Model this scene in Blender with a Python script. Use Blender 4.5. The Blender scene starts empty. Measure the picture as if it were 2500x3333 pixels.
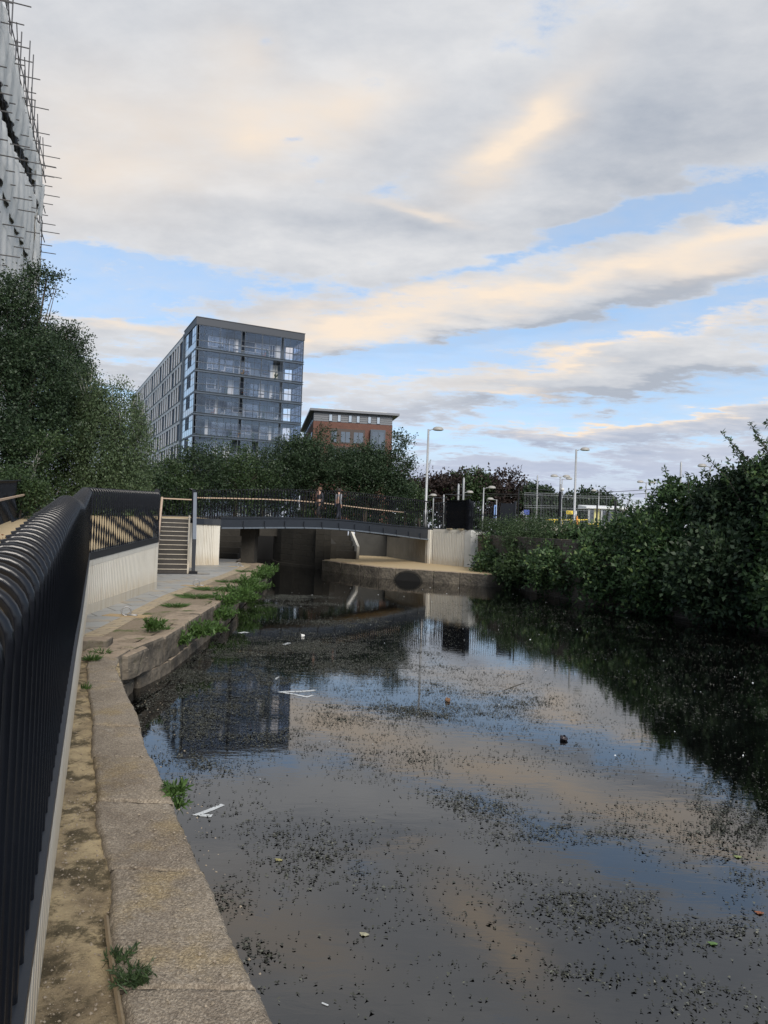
import bpy, math, os
import numpy as np
from mathutils import Vector, Matrix
rng = np.random.default_rng(7)
sc = bpy.context.scene
COL = sc.collection
R_ = math.radians

# ------------------------------------------------------------------ camera
EYE = 2.62; FPX = 2315.0
rl, pt = R_(2.1), R_(1.13)
Fw = np.array([0, math.cos(pt), math.sin(pt)]); Rt0 = np.array([1, 0, 0.]); Up0 = np.array([0, -math.sin(pt), math.cos(pt)])
Rt = Rt0*math.cos(rl)+Up0*math.sin(rl); Upv = -Rt0*math.sin(rl)+Up0*math.cos(rl)
CAM = np.array([0, 0, EYE])
def ray(x, y): return Fw+Rt*(x-1250)/FPX-Upv*(y-1666.5)/FPX
def onz(x, y, z): d = ray(x, y); return CAM+d*(z-EYE)/d[2]
def dep(x, y, Y): d = ray(x, y); return CAM+d*Y/d[1]      # a point seen at (x,y) that stands Y metres away
cd = bpy.data.cameras.new('camera'); cam = bpy.data.objects.new('camera', cd); COL.objects.link(cam)
cd.sensor_fit = 'VERTICAL'; cd.sensor_height = 36; cd.lens = FPX/3333*36; cd.clip_start = .05; cd.clip_end = 6000
cam.matrix_world = Matrix(((Rt[0], Upv[0], -Fw[0], 0), (Rt[1], Upv[1], -Fw[1], 0), (Rt[2], Upv[2], -Fw[2], EYE), (0, 0, 0, 1)))
sc.camera = cam

# ------------------------------------------------------------------ node helpers
class NT:
    def __init__(s, nt): s.nt = nt; nt.nodes.clear()
    def n(s, t, **k):
        o = s.nt.nodes.new(t)
        for a, v in k.items(): setattr(o, a, v)
        return o
    def put(s, sock, v):
        if isinstance(v, bpy.types.NodeSocket): s.nt.links.new(v, sock)
        elif v is not None:
            if isinstance(v, (tuple, list)) and len(v) == 3 and sock.type == 'RGBA': v = (*v, 1)
            sock.default_value = v
    def m(s, op, a, b=None, c=None, clamp=False):
        o = s.n('ShaderNodeMath', operation=op, use_clamp=clamp)
        s.put(o.inputs[0], a); s.put(o.inputs[1], b); s.put(o.inputs[2], c); return o.outputs[0]
    def v(s, op, a, b=None):
        o = s.n('ShaderNodeVectorMath', operation=op); s.put(o.inputs[0], a); s.put(o.inputs[1], b)
        return o.outputs['Value'] if op in ('DOT_PRODUCT', 'LENGTH') else o.outputs[0]
    def noise(s, vec, scale, detail=4, rough=.55, dist=0, color=False, dim='3D'):
        o = s.n('ShaderNodeTexNoise', noise_dimensions=dim); s.put(o.inputs['Vector'], vec); s.put(o.inputs['Scale'], scale)
        s.put(o.inputs['Detail'], detail); s.put(o.inputs['Roughness'], rough); s.put(o.inputs['Distortion'], dist)
        return o.outputs['Color' if color else 0]
    def vor(s, vec, scale, feature='F1', out='Distance', rnd=1):
        o = s.n('ShaderNodeTexVoronoi', feature=feature); s.put(o.inputs['Vector'], vec); s.put(o.inputs['Scale'], scale); s.put(o.inputs['Randomness'], rnd)
        return o.outputs[out]
    def ramp(s, f, stops):
        o = s.n('ShaderNodeValToRGB'); s.put(o.inputs[0], f); e = o.color_ramp.elements
        while len(e) > 1: e.remove(e[-1])
        for i, (p, c) in enumerate(stops):
            q = e[0] if i == 0 else e.new(p)
            q.position = p; q.color = (*c, 1) if isinstance(c, tuple) else (c, c, c, 1)
        return o.outputs[0]
    def mix(s, f, a, b, mode='MIX'):
        o = s.n('ShaderNodeMix', data_type='RGBA', blend_type=mode); s.put(o.inputs[0], f); s.put(o.inputs[6], a); s.put(o.inputs[7], b)
        return o.outputs[2]
    def map(s, vec, loc=(0, 0, 0), rot=(0, 0, 0), scale=(1, 1, 1), typ='POINT'):
        o = s.n('ShaderNodeMapping', vector_type=typ); s.put(o.inputs[0], vec)
        o.inputs[1].default_value = loc; o.inputs[2].default_value = rot; o.inputs[3].default_value = scale; return o.outputs[0]
    def sm(s, f, a, b):
        o = s.n('ShaderNodeMapRange', interpolation_type='SMOOTHSTEP'); s.put(o.inputs[0], f); o.inputs[1].default_value = a; o.inputs[2].default_value = b
        return o.outputs[0]
    def co(s): return s.n('ShaderNodeTexCoord').outputs['Object']
    def bsdf(s, col, rough=.7, bump=None, bs=.3, bd=.01, spec=.5, metal=0, **k):
        b = s.n('ShaderNodeBsdfPrincipled'); s.put(b.inputs['Base Color'], col); s.put(b.inputs['Roughness'], rough)
        b.inputs['Specular IOR Level'].default_value = spec; b.inputs['Metallic'].default_value = metal
        for a, v in k.items(): s.put(b.inputs[a.replace('_', ' ')], v)
        if bump is not None:
            u = s.n('ShaderNodeBump'); u.inputs['Strength'].default_value = bs; u.inputs['Distance'].default_value = bd
            s.put(u.inputs['Height'], bump); s.put(b.inputs['Normal'], u.outputs[0])
        o = s.n('ShaderNodeOutputMaterial'); s.nt.links.new(b.outputs[0], o.inputs[0]); return b
MATS = {}
def mat(name, fn):
    m = bpy.data.materials.new(name); m.use_nodes = True; fn(NT(m.node_tree)); MATS[name] = m; return m
def plain(name, col, rough=.6, var=.15, scale=3, bump=.1, spec=.5, metal=0, streak=False):
    def f(s):
        c = s.co()
        if streak: c2 = s.map(c, scale=(1, 1, .15))
        else: c2 = c
        n = s.noise(c2, scale, 6, .6)
        k = s.m('MULTIPLY_ADD', n, var*2.4, 1-var*1.2)
        o = s.n('ShaderNodeVectorMath', operation='SCALE'); s.put(o.inputs[0], col); s.put(o.inputs['Scale'], k)
        s.bsdf(o.outputs[0], rough, s.noise(c, scale*9, 4), bump, .01, spec, metal)
    return mat(name, f)

# ------------------------------------------------------------------ world: sky and clouds
def px2ae(x, y):                     # photo pixel (1659-wide scale) -> azimuth / elevation of that bit of sky
    d = ray(x*1.507, y*1.507); d = d/np.linalg.norm(d)
    return math.atan2(d[0], d[1]), math.asin(d[2])
SUN_EL, SUN_AZ = 35, 156             # azimuth measured from +Y towards +X
w = bpy.data.worlds.new('World'); sc.world = w; w.use_nodes = True
s = NT(w.node_tree)
d = s.n('ShaderNodeTexCoord').outputs['Generated']
sp = s.n('ShaderNodeSeparateXYZ'); s.put(sp.inputs[0], d)
az = s.m('ARCTAN2', sp.outputs[0], sp.outputs[1]); el = s.m('ARCSINE', sp.outputs[2])
cb = s.n('ShaderNodeCombineXYZ'); s.put(cb.inputs[0], az); s.put(cb.inputs[1], el); ae = cb.outputs[0]
# planar cloud-layer coordinates: perspective towards the horizon
zz = s.m('ADD', s.m('MAXIMUM', sp.outputs[2], 0), .13)
cp = s.n('ShaderNodeCombineXYZ'); s.put(cp.inputs[0], s.m('DIVIDE', sp.outputs[0], zz)); s.put(cp.inputs[1], s.m('DIVIDE', sp.outputs[1], zz)); pl = cp.outputs[0]
plr = s.map(pl, rot=(0, 0, R_(-12)), scale=(.75, 1.35, 1))
wn = s.noise(plr, 1.4, 5, .6, color=True)
wv = s.v('MULTIPLY', s.v('SUBTRACT', wn, (.5, .5, .5)), (.22, .11, 0))
wn2 = s.noise(plr, 6.5, 4, .6, color=True)
wv2 = s.v('MULTIPLY', s.v('SUBTRACT', wn2, (.5, .5, .5)), (.05, .035, 0))
aw = s.v('ADD', s.v('ADD', ae, wv), wv2)
def strokes(lst, vec=None, base=0.):
    acc = base
    for (x, y, ang, L, W, amp) in lst:
        a, e = px2ae(x, y)
        q = s.map(vec or aw, (a, e, 0), (0, 0, R_(ang)), (L/1536, W/1536, 1), 'TEXTURE')
        q = s.v('MULTIPLY', q, (1, 1, 0))
        g = s.m('EXPONENT', s.m('MULTIPLY', s.v('DOT_PRODUCT', q, q), -1.))
        acc = s.m('MULTIPLY_ADD', g, amp, acc)
    return acc
CL = [(1150, 655, 9, 560, 52, 1.0), (640, 715, 3, 130, 45, .6), (1330, 795, 8, 480, 46, 1.0), (820, 850, 5, 220, 26, .5), (1400, 915, 3, 400, 22, .65), (950, 520, -3, 300, 75, .6), (1560, 500, 5, 170, 45, .7),
      (1600, 570, 5, 300, 40, .5), (800, 200, 0, 1500, 260, 1.1), (250, 400, 0, 330, 90, .7), (250, 722, 2, 170, 22, .6), (400, 520, -6, 260, 26, .35), (1200, 420, 14, 240, 75, .55),
      (1250, 1010, 2, 1300, 60, .8), (250, 500, -4, 420, 80, .6), (700, 560, 0, 200, 40, .45), (250, 790, 0, 300, 50, .35), (250, 640, -10, 150, 14, .3)]
GP = [(815, 400, 30, 46, 20, -.5), (655, 290, 10, 26, 12, -.35), (705, 372, 20, 34, 14, -.4), (1250, 480, 15, 120, 18, -.6), (330, 590, -12, 150, 14, -.5), (860, 425, 0, 40, 20, -.3), (1420, 425, 6, 190, 34, -.9), (1630, 450, 0, 60, 20, -.5), (430, 590, -6, 300, 20, -.25), (1020, 575, 13, 250, 15, -.55), (1270, 500, 20, 70, 22, -.45),
      (960, 755, 12, 330, 22, -.95), (1450, 680, 6, 260, 18, -.55), (700, 810, 0, 90, 22, -.6), (1520, 862, 5, 210, 18, -1.1), (1250, 850, 2, 200, 12, -.5), (553, 98, 10, 42, 18, -.6), (1180, 60, 0, 60, 60, -.35), (150, 620, 0, 90, 90, -.35), (1000, 960, 0, 160, 24, -.3)]
fb = s.noise(plr, 1.9, 9, .58, .3); fb2 = s.noise(s.map(pl, rot=(0, 0, .3), scale=(1, 1.2, 1)), 6.5, 8, .6)
dens = strokes(CL+[(x, y, a, L, W, v*1.05) for x, y, a, L, W, v in GP], base=.12)
bn = s.noise(s.map(aw, rot=(0, 0, R_(-6)), scale=(3.2, 17, 1)), 1., 7, .6, .4); lowb = s.sm(el, .42, .1)
dens = s.m('MULTIPLY_ADD', s.m('MULTIPLY', s.m('SUBTRACT', bn, .47), lowb), 2.6, dens)
dens = s.m('MULTIPLY_ADD', s.m('SUBTRACT', fb, .5), 2.3, dens)
dens = s.m('MULTIPLY_ADD', s.m('SUBTRACT', fb2, .5), 1.3, dens)
hi = s.sm(el, .62, .85); dens = s.m('ADD', dens, s.m('MULTIPLY', hi, .8))     # overhead: closed overcast
dens = s.m('MULTIPLY_ADD', s.m('SUBTRACT', s.noise(s.map(pl, rot=(0, 0, -.4), scale=(1, 1.5, 1)), 15, 8, .7), .5), 1.0, dens)
cov = s.sm(dens, -.02, .80); veil = s.m('MULTIPLY_ADD', fb2, .75, -.12, clamp=True); cov = s.m('MAXIMUM', cov, veil); cov = s.m('MAXIMUM', cov, s.m('MULTIPLY', s.sm(el, .15, .06), s.m('MULTIPLY_ADD', fb2, .5, .6), clamp=True))
WM = [(1110, 290, 27, 150, 42, 1.1), (600, 270, 5, 150, 60, .65), (760, 205, 10, 110, 50, .5), (230, 330, 10, 260, 110, .5), (1250, 585, 8, 420, 20, .9), (720, 700, 8, 190, 34, .95), (1000, 655, 10, 200, 22, .55), (1560, 560, 3, 160, 30, .7),
      (1350, 745, 12, 260, 13, 1.2), (850, 815, 6, 150, 12, .5), (1100, 845, 2, 110, 9, .8), (1400, 897, 4, 330, 11, 1.1), (290, 712, 2, 110, 13, .7), (1620, 480, 0, 90, 20, .6), (900, 455, -10, 110, 12, .5), (500, 120, 0, 90, 50, .3)]
wm = strokes(WM)
wm = s.m('MULTIPLY', wm, s.m('MULTIPLY_ADD', fb2, 1.6, .15), clamp=True)
dk = strokes([(1200, 690, 10, 560, 24, .9), (1400, 830, 6, 420, 22, 1.1), (900, 740, 10, 260, 20, .6), (1350, 945, 3, 500, 18, .6), (700, 480, 0, 500, 30, .35), (1480, 230, 0, 240, 150, .25), (900, 330, 0, 160, 70, .3), (1380, 330, 0, 200, 90, .3), (1050, 350, 20, 150, 20, .35), (350, 600, 0, 0.1, .1, 0.)])
dk = s.m('MULTIPLY_ADD', s.m('SUBTRACT', fb, .5), 1.6, dk); dk = s.m('MULTIPLY_ADD', s.m('SUBTRACT', fb2, .5), 1.0, dk); dk = s.m('ADD', dk, .25, clamp=True)
grey = s.mix(dk, (.63, .635, .65), (.365, .40, .46))
low = s.sm(el, .22, .02); grey = s.mix(s.m('MULTIPLY', low, .75), grey, s.mix(s.sm(el, .0, .09), (.52, .53, .62), (.35, .42, .60)))
cloud = s.mix(wm, grey, (.80, .68, .56))
edge = s.m('MULTIPLY', s.m('MULTIPLY', cov, s.m('SUBTRACT', 1, cov)), 1.1, clamp=True)
cloud = s.mix(edge, cloud, (.70, .70, .72))
sky = s.n('ShaderNodeTexSky', sky_type='NISHITA', sun_disc=False, sun_elevation=R_(SUN_EL), sun_rotation=R_(SUN_AZ), altitude=50, air_density=1, dust_density=1.2, ozone_density=1.5)
b1 = s.n('ShaderNodeBackground'); s.put(b1.inputs[0], s.mix(.45, sky.outputs[0], (2.4, 3.9, 6.0))); b1.inputs[1].default_value = .15
b2 = s.n('ShaderNodeBackground'); s.put(b2.inputs[0], cloud); b2.inputs[1].default_value = 1.0
mx = s.n('ShaderNodeMixShader'); s.put(mx.inputs[0], cov); s.nt.links.new(b1.outputs[0], mx.inputs[1]); s.nt.links.new(b2.outputs[0], mx.inputs[2])
wo = s.n('ShaderNodeOutputWorld'); s.nt.links.new(mx.outputs[0], wo.inputs[0])
w.cycles.sampling_method = 'MANUAL'; w.cycles.sample_map_resolution = 512
sd = bpy.data.lights.new('sun', 'SUN'); so = bpy.data.objects.new('sun', sd); COL.objects.link(so)
sd.energy = 2.8; sd.angle = R_(25); sd.color = (1, .93, .84)
a_, e_ = R_(SUN_AZ), R_(SUN_EL)
so.rotation_euler = Vector((math.sin(a_)*math.cos(e_), math.cos(a_)*math.cos(e_), math.sin(e_))).to_track_quat('Z', 'Y').to_euler()
so.location = (0, -20, 40)
vs = sc.view_settings; vs.view_transform = 'Standard'; vs.look = 'None'; vs.exposure = .28; vs.gamma = 1

# ------------------------------------------------------------------ mesh helpers
def tag(o, label=None, cat=None, group=None, kind=None):
    if label: o['label'] = label
    if cat: o['category'] = cat
    if group: o['group'] = group
    if kind: o['kind'] = kind
    return o
def empty(name, loc, label=None, cat=None, group=None):
    o = bpy.data.objects.new(name, None); COL.objects.link(o); o.location = tuple(float(v) for v in loc); o.empty_display_size = .3
    return tag(o, label, cat, group)
def link(name, me, parent=None, loc=(0, 0, 0)):
    o = bpy.data.objects.new(name, me); COL.objects.link(o); o.parent = parent; o.location = tuple(float(v) for v in loc); return o
def wloc(o):
    v = Vector((0, 0, 0))
    while o is not None: v += o.location; o = o.parent
    return np.array(v)
class MB:
    def __init__(s): s.v = []; s.f = []
    def add(s, vs, fs):
        b = len(s.v); s.v += [tuple(map(float, p)) for p in vs]; s.f += [tuple(b+i for i in q) for q in fs]; return s
    def box(s, c, d, rz=0., tilt=None):
        x, y, z = [q/2 for q in d]; p = np.array([(i*x, j*y, k*z) for k in (-1, 1) for j in (-1, 1) for i in (-1, 1)])
        if tilt is not None: p = p@np.array(tilt.to_matrix()).T
        ca, sa = math.cos(rz), math.sin(rz); p = p@np.array([[ca, sa, 0], [-sa, ca, 0], [0, 0, 1]])
        return s.add(p+np.array(c), [(0, 2, 3, 1), (4, 5, 7, 6), (0, 1, 5, 4), (2, 6, 7, 3), (0, 4, 6, 2), (1, 3, 7, 5)])
    def wall(s, p, q, z0, z1, t, z0b=None, z1b=None, side=0):
        # upright slab between p and q (xy); side: 0 centred, +1 thickness to the left of p->q, -1 to the right
        p = np.array(p[:2], float); q = np.array(q[:2], float); d_ = (q-p)/np.linalg.norm(q-p); n = np.array([-d_[1], d_[0]])
        o0, o1 = (-t/2, t/2) if side == 0 else ((0, t) if side > 0 else (-t, 0))
        z0b = z0 if z0b is None else z0b; z1b = z1 if z1b is None else z1b
        P = [(*(p+n*o0), z0), (*(q+n*o0), z0b), (*(q+n*o1), z0b), (*(p+n*o1), z0), (*(p+n*o0), z1), (*(q+n*o0), z1b), (*(q+n*o1), z1b), (*(p+n*o1), z1)]
        return s.add(P, [(0, 3, 2, 1), (4, 5, 6, 7), (0, 1, 5, 4), (1, 2, 6, 5), (2, 3, 7, 6), (3, 0, 4, 7)])
    def prism(s, poly, z0, z1):
        n = len(poly); zt = z1 if isinstance(z1, (list, tuple)) else [z1]*n; zb = z0 if isinstance(z0, (list, tuple)) else [z0]*n
        s.add([(*p[:2], a) for p, a in zip(poly, zb)]+[(*p[:2], a) for p, a in zip(poly, zt)], [tuple(range(n))[::-1], tuple(range(n, 2*n))]+[(i, (i+1) % n, n+(i+1) % n, n+i) for i in range(n)]); return s
    def tube(s, pts, r, n=8, cap=True):
        pts = [np.array(p, float) for p in pts]; k = len(pts); r = r if hasattr(r, '__len__') else [r]*k
        vs_, fs = [], []; ref = None
        for i in range(k):
            t = pts[min(i+1, k-1)]-pts[max(i-1, 0)]; t = t/(np.linalg.norm(t)+1e-9)
            if ref is None: ref = np.array([0, 0, 1.]) if abs(t[2]) < .9 else np.array([1., 0, 0])
            u = np.cross(t, ref); u /= np.linalg.norm(u)+1e-9; v_ = np.cross(u, t); ref = v_
            for j in range(n):
                a = 2*math.pi*j/n; vs_.append(pts[i]+r[i]*(math.cos(a)*u+math.sin(a)*v_))
        for i in range(k-1):
            for j in range(n): fs.append((i*n+j, i*n+(j+1) % n, (i+1)*n+(j+1) % n, (i+1)*n+j))
        if cap: fs += [tuple(range(n)), tuple(range((k-1)*n, k*n))[::-1]]
        return s.add(vs_, fs)
    def lathe(s, c, prof, n=16, a0=0., a1=2*math.pi, sx=1, sy=1, rz=0.):
        k = len(prof); full = abs(a1-a0-2*math.pi) < 1e-6; m = n if full else n+1; vs_ = []
        for (r, z) in prof:
            for j in range(m):
                a = a0+(a1-a0)*j/n; x, y = r*math.cos(a)*sx, r*math.sin(a)*sy
                vs_.append((c[0]+x*math.cos(rz)-y*math.sin(rz), c[1]+x*math.sin(rz)+y*math.cos(rz), c[2]+z))
        return s.add(vs_, [(i*m+j, i*m+(j+1) % m, (i+1)*m+(j+1) % m, (i+1)*m+j) for i in range(k-1) for j in range(n)])
    def build(s, name, m, parent=None, smooth=False, loc=None):
        me = bpy.data.meshes.new(name); V = np.array(s.v, float)
        if parent is not None: off = wloc(parent)
        elif loc is not None: off = np.array(loc, float)
        else: off = np.array([V[:, 0].mean(), V[:, 1].mean(), V[:, 2].min()])
        me.from_pydata((V-off).tolist(), [], s.f); me.materials.append(m); me.update()
        if smooth: me.polygons.foreach_set('use_smooth', [True]*len(me.polygons))
        import bmesh
        b = bmesh.new(); b.from_mesh(me); bmesh.ops.recalc_face_normals(b, faces=b.faces); b.to_mesh(me); b.free()
        return link(name, me, parent, (0, 0, 0) if parent is not None else off)
def fastmesh(name, V, nper, m, parent=None, quads=None, loc=(0, 0, 0)):
    """V: (N*nper,3); every nper vertices are one polygon (or quads = face index array (k,4))"""
    V = V-(wloc(parent) if parent is not None else np.array(loc))
    me = bpy.data.meshes.new(name); nv = len(V); me.vertices.add(nv); me.vertices.foreach_set('co', V.astype(np.float32).ravel())
    if quads is None: idx = np.arange(nv, dtype=np.int32); nf = nv//nper
    else: idx = quads.astype(np.int32).ravel(); nper = quads.shape[1]; nf = len(quads)
    me.loops.add(len(idx)); me.loops.foreach_set('vertex_index', idx)
    me.polygons.add(nf); me.polygons.foreach_set('loop_start', np.arange(nf, dtype=np.int32)*nper); me.polygons.foreach_set('loop_total', np.full(nf, nper, np.int32))
    me.materials.append(m); me.update(calc_edges=True); me.validate()
    return link(name, me, parent, (0, 0, 0) if parent is not None else loc)

# ------------------------------------------------------------------ materials
def f_black(s):
    c = s.co(); n = s.noise(c, 14, 3)
    s.bsdf(s.mix(n, (.0035, .004, .006), (.007, .008, .011)), s.m('MULTIPLY_ADD', n, .1, .17), s.noise(c, 220, 2), .05, .001, .38)
BLACK = mat('black_paint', f_black)
SLATE = plain('slate_grey_steel', (.020, .024, .031), .38, .15, 4, .05)
GREYST = plain('grey_flat_steel', (.13, .15, .18), .42, .1, 4, .05)
GALV = plain('galvanised_steel', (.34, .35, .36), .45, .15, 6, .1, metal=.25)
LAMPG = plain('lamp_head_grey', (.30, .29, .27), .5, .1, 6, .1)
def f_wood(s):
    c = s.co(); n = s.noise(s.map(c, scale=(3, 3, 3)), 4, 6)
    s.bsdf(s.mix(n, (.34, .25, .18), (.47, .36, .27)), .6, n, .2, .004)
WOOD = mat('pale_hardwood', f_wood)
def f_conc(s):
    c = s.co(); n = s.noise(c, 1.3, 7, .65); st = s.noise(s.map(c, scale=(5, 5, .5)), 1.6, 5, .6); f = s.noise(c, 60, 3)
    z = s.n('ShaderNodeSeparateXYZ'); s.put(z.inputs[0], c); lo = s.sm(z.outputs[2], .65, .05)
    col = s.mix(n, (.52, .495, .43), (.65, .63, .57)); col = s.mix(s.m('MULTIPLY', s.sm(st, .52, .78), .45), col, (.33, .28, .21))
    col = s.mix(s.m('MULTIPLY', lo, s.m('MULTIPLY', st, .9)), col, (.36, .27, .15))
    s.bsdf(col, .85, f, .25, .004, .3)
CONC = mat('cream_ribbed_concrete', f_conc)
def f_cop(s):
    c = s.co(); n = s.noise(c, 1.1, 8, .65); n2 = s.noise(c, 5.5, 8, .7); n3 = s.noise(s.v('ADD', c, (9, 3, 0)), 2.2, 6, .6)
    v = s.vor(c, 70); v2 = s.vor(c, 150); vc = s.vor(c, 70, out='Color')
    col = s.mix(s.sm(n, .3, .7), (.222, .186, .143), (.35, .30, .235))
    col = s.mix(s.m('MULTIPLY', s.sm(n2, .5, .72), .7), col, (.30, .265, .215))
    col = s.mix(s.m('MULTIPLY', s.sm(n3, .50, .68), .65), col, (.34, .255, .12)); col = s.mix(s.m('MULTIPLY', s.sm(s.noise(s.v('ADD', c, (1, 8, 2)), .9, 6, .65), .5, .68), .55), col, (.13, .10, .078)); col = s.mix(s.m('MULTIPLY', s.sm(s.noise(s.v('ADD', c, (6, 2, 5)), 3.2, 6, .7), .62, .72), .6), col, (.46, .43, .38))          # ochre lichen
    col = s.mix(s.m('MULTIPLY', s.sm(s.noise(c, 9, 5, .7), .58, .75), .75), col, (.07, .055, .045))
    peb = s.sm(v, .42, .22); sel = s.m('GREATER_THAN', s.n_sep(vc), .8)
    col = s.mix(s.m('MULTIPLY', s.m('MULTIPLY', peb, sel), .6), col, (.40, .36, .30))
    col = s.mix(s.m('MULTIPLY', s.sm(v2, .35, .1), .45), col, (.07, .055, .045))
    col = s.mix(s.sm(s.noise(c, 75, 4, .75), .42, .62), s.mix(.5, col, (.05, .038, .028)), s.mix(.12, col, (.5, .44, .36)))
    h = s.m('ADD', s.m('MULTIPLY', v, .7), s.m('ADD', s.m('MULTIPLY', n2, 1.3), s.m('MULTIPLY', v2, .5)))
    s.bsdf(col, .88, h, .6, .012, .3)
def n_sep(s, c): o = s.n('ShaderNodeSeparateColor'); s.put(o.inputs[0], c); return o.outputs[0]
NT.n_sep = n_sep
COPE = mat('weathered_aggregate_concrete', f_cop)
def f_stone(s):
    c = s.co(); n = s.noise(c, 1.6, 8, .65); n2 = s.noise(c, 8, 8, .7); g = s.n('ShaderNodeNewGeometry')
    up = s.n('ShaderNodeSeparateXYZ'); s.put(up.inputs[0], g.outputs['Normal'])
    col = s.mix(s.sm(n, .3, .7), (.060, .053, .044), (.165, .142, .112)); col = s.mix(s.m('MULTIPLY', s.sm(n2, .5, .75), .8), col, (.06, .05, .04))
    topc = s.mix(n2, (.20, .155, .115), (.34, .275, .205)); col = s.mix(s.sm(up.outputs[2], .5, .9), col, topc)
    col = s.mix(s.m('MULTIPLY', s.sm(s.noise(c, 3, 5, .7), .56, .7), .5), col, (.075, .085, .03))
    s.bsdf(col, .9, s.m('ADD', n2, s.m('MULTIPLY', s.vor(c, 9), .6)), 1, .04, .25)
STONE = mat('old_brown_stone', f_stone)
def f_dampshade(s):
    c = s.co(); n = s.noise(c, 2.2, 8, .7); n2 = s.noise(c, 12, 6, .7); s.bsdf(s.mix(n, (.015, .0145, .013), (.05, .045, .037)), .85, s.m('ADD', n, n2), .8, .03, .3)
DAMPSHADE = mat('damp_shaded_stone', f_dampshade)  # wet stone, with the shade under the bridge also darkened into its colour
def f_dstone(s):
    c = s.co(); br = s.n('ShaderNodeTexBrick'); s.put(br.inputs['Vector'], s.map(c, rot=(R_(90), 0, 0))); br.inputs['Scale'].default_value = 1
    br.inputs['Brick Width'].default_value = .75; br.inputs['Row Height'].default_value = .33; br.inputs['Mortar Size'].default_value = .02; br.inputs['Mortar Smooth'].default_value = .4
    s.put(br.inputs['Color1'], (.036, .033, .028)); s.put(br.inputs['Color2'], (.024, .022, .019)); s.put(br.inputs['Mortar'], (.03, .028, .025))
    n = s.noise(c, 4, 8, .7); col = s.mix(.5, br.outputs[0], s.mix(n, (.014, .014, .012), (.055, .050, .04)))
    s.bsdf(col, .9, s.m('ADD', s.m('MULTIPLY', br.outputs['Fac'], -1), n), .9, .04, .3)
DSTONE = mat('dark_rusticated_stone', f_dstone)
def f_pave(s):
    c = s.co(); r = s.map(c, rot=(0, 0, R_(-38)))
    br = s.n('ShaderNodeTexBrick'); s.put(br.inputs['Vector'], r); br.inputs['Scale'].default_value = 1; br.offset = .5
    br.inputs['Brick Width'].default_value = 1.15; br.inputs['Row Height'].default_value = .72; br.inputs['Mortar Size'].default_value = .02; br.inputs['Mortar Smooth'].default_value = .2
    s.put(br.inputs['Color1'], (.28, .285, .28)); s.put(br.inputs['Color2'], (.20, .21, .215)); s.put(br.inputs['Mortar'], (.03, .027, .022))
    n = s.noise(c, 1.2, 7, .65); col = s.mix(s.m('MULTIPLY', s.sm(n, .5, .7), .6), br.outputs[0], (.36, .26, .13))
    n2 = s.noise(c, 14, 6, .7); col = s.mix(s.m('MULTIPLY', n2, .5), col, (.34, .33, .30))
    s.bsdf(col, .6, s.m('ADD', s.m('MULTIPLY', br.outputs['Fac'], -2), n2), .3, .006, .4)
PAVE = mat('grey_flagstones', f_pave)
def f_sett(s):
    c = s.co(); br = s.n('ShaderNodeTexBrick'); s.put(br.inputs['Vector'], s.map(c, rot=(0, 0, R_(6)))); br.inputs['Scale'].default_value = 1
    br.inputs['Brick Width'].default_value = .42; br.inputs['Row Height'].default_value = .2; br.inputs['Mortar Size'].default_value = .01
    s.put(br.inputs['Color1'], (.38, .30, .19)); s.put(br.inputs['Color2'], (.30, .25, .18)); s.put(br.inputs['Mortar'], (.09, .07, .045))
    n = s.noise(c, 9, 7, .7); s.bsdf(s.mix(s.m('MULTIPLY', n, .6), br.outputs[0], (.27, .23, .17)), .85, s.m('ADD', s.m('MULTIPLY', br.outputs['Fac'], -1), n), .4, .01, .3)
SETT = mat('buff_edging_stone', f_sett)
def f_sand(s):
    c = s.co(); n = s.noise(c, 2.3, 8, .68); n2 = s.noise(c, 26, 6, .75); n3 = s.noise(s.v('ADD', c, (4, 7, 0)), 3.5, 7, .7)
    col = s.mix(s.sm(n, .32, .66), (.19, .148, .098), (.48, .385, .235)); col = s.mix(s.m('MULTIPLY', s.sm(n3, .46, .58), .85), col, (.06, .05, .03))
    col = s.mix(s.m('MULTIPLY', s.sm(n2, .55, .72), .8), col, (.03, .025, .018)); col = s.mix(s.sm(s.vor(c, 70), .16, .1), col, (.45, .38, .28))
    s.bsdf(col, .95, s.m('ADD', n2, s.noise(c, 90, 4, .7)), 1, .012, .2)
SAND = mat('damp_sandy_mortar', f_sand)
def f_buff(s):
    c = s.co(); n = s.noise(c, .9, 7, .65); f = s.noise(c, 40, 4, .7); s.bsdf(s.mix(n, s.mix(f, (.33, .24, .13), (.46, .35, .20)), (.40, .33, .22)), .9, f, .3, .008, .2)
BUFF = mat('buff_resin_gravel', f_buff)
def f_soil(s):
    c = s.co(); n = s.noise(c, 1.8, 7, .65); f = s.noise(c, 24, 6, .75); col = s.mix(s.sm(n, .5, .66), (.215, .172, .125), (.075, .095, .03))
    s.bsdf(s.mix(s.sm(f, .5, .75), col, (.04, .035, .025)), .95, f, .8, .02, .2)
SOIL = mat('soil_with_moss', f_soil)
def f_ground(s):
    c = s.co(); n = s.noise(c, .25, 8, .65); f = s.noise(c, 9, 6, .75); s.bsdf(s.mix(n, s.mix(f, (.035, .055, .015), (.07, .10, .03)), (.10, .09, .05)), .95, f, .6, .05, .2)
GROUND = mat('rough_grassland', f_ground)
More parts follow.
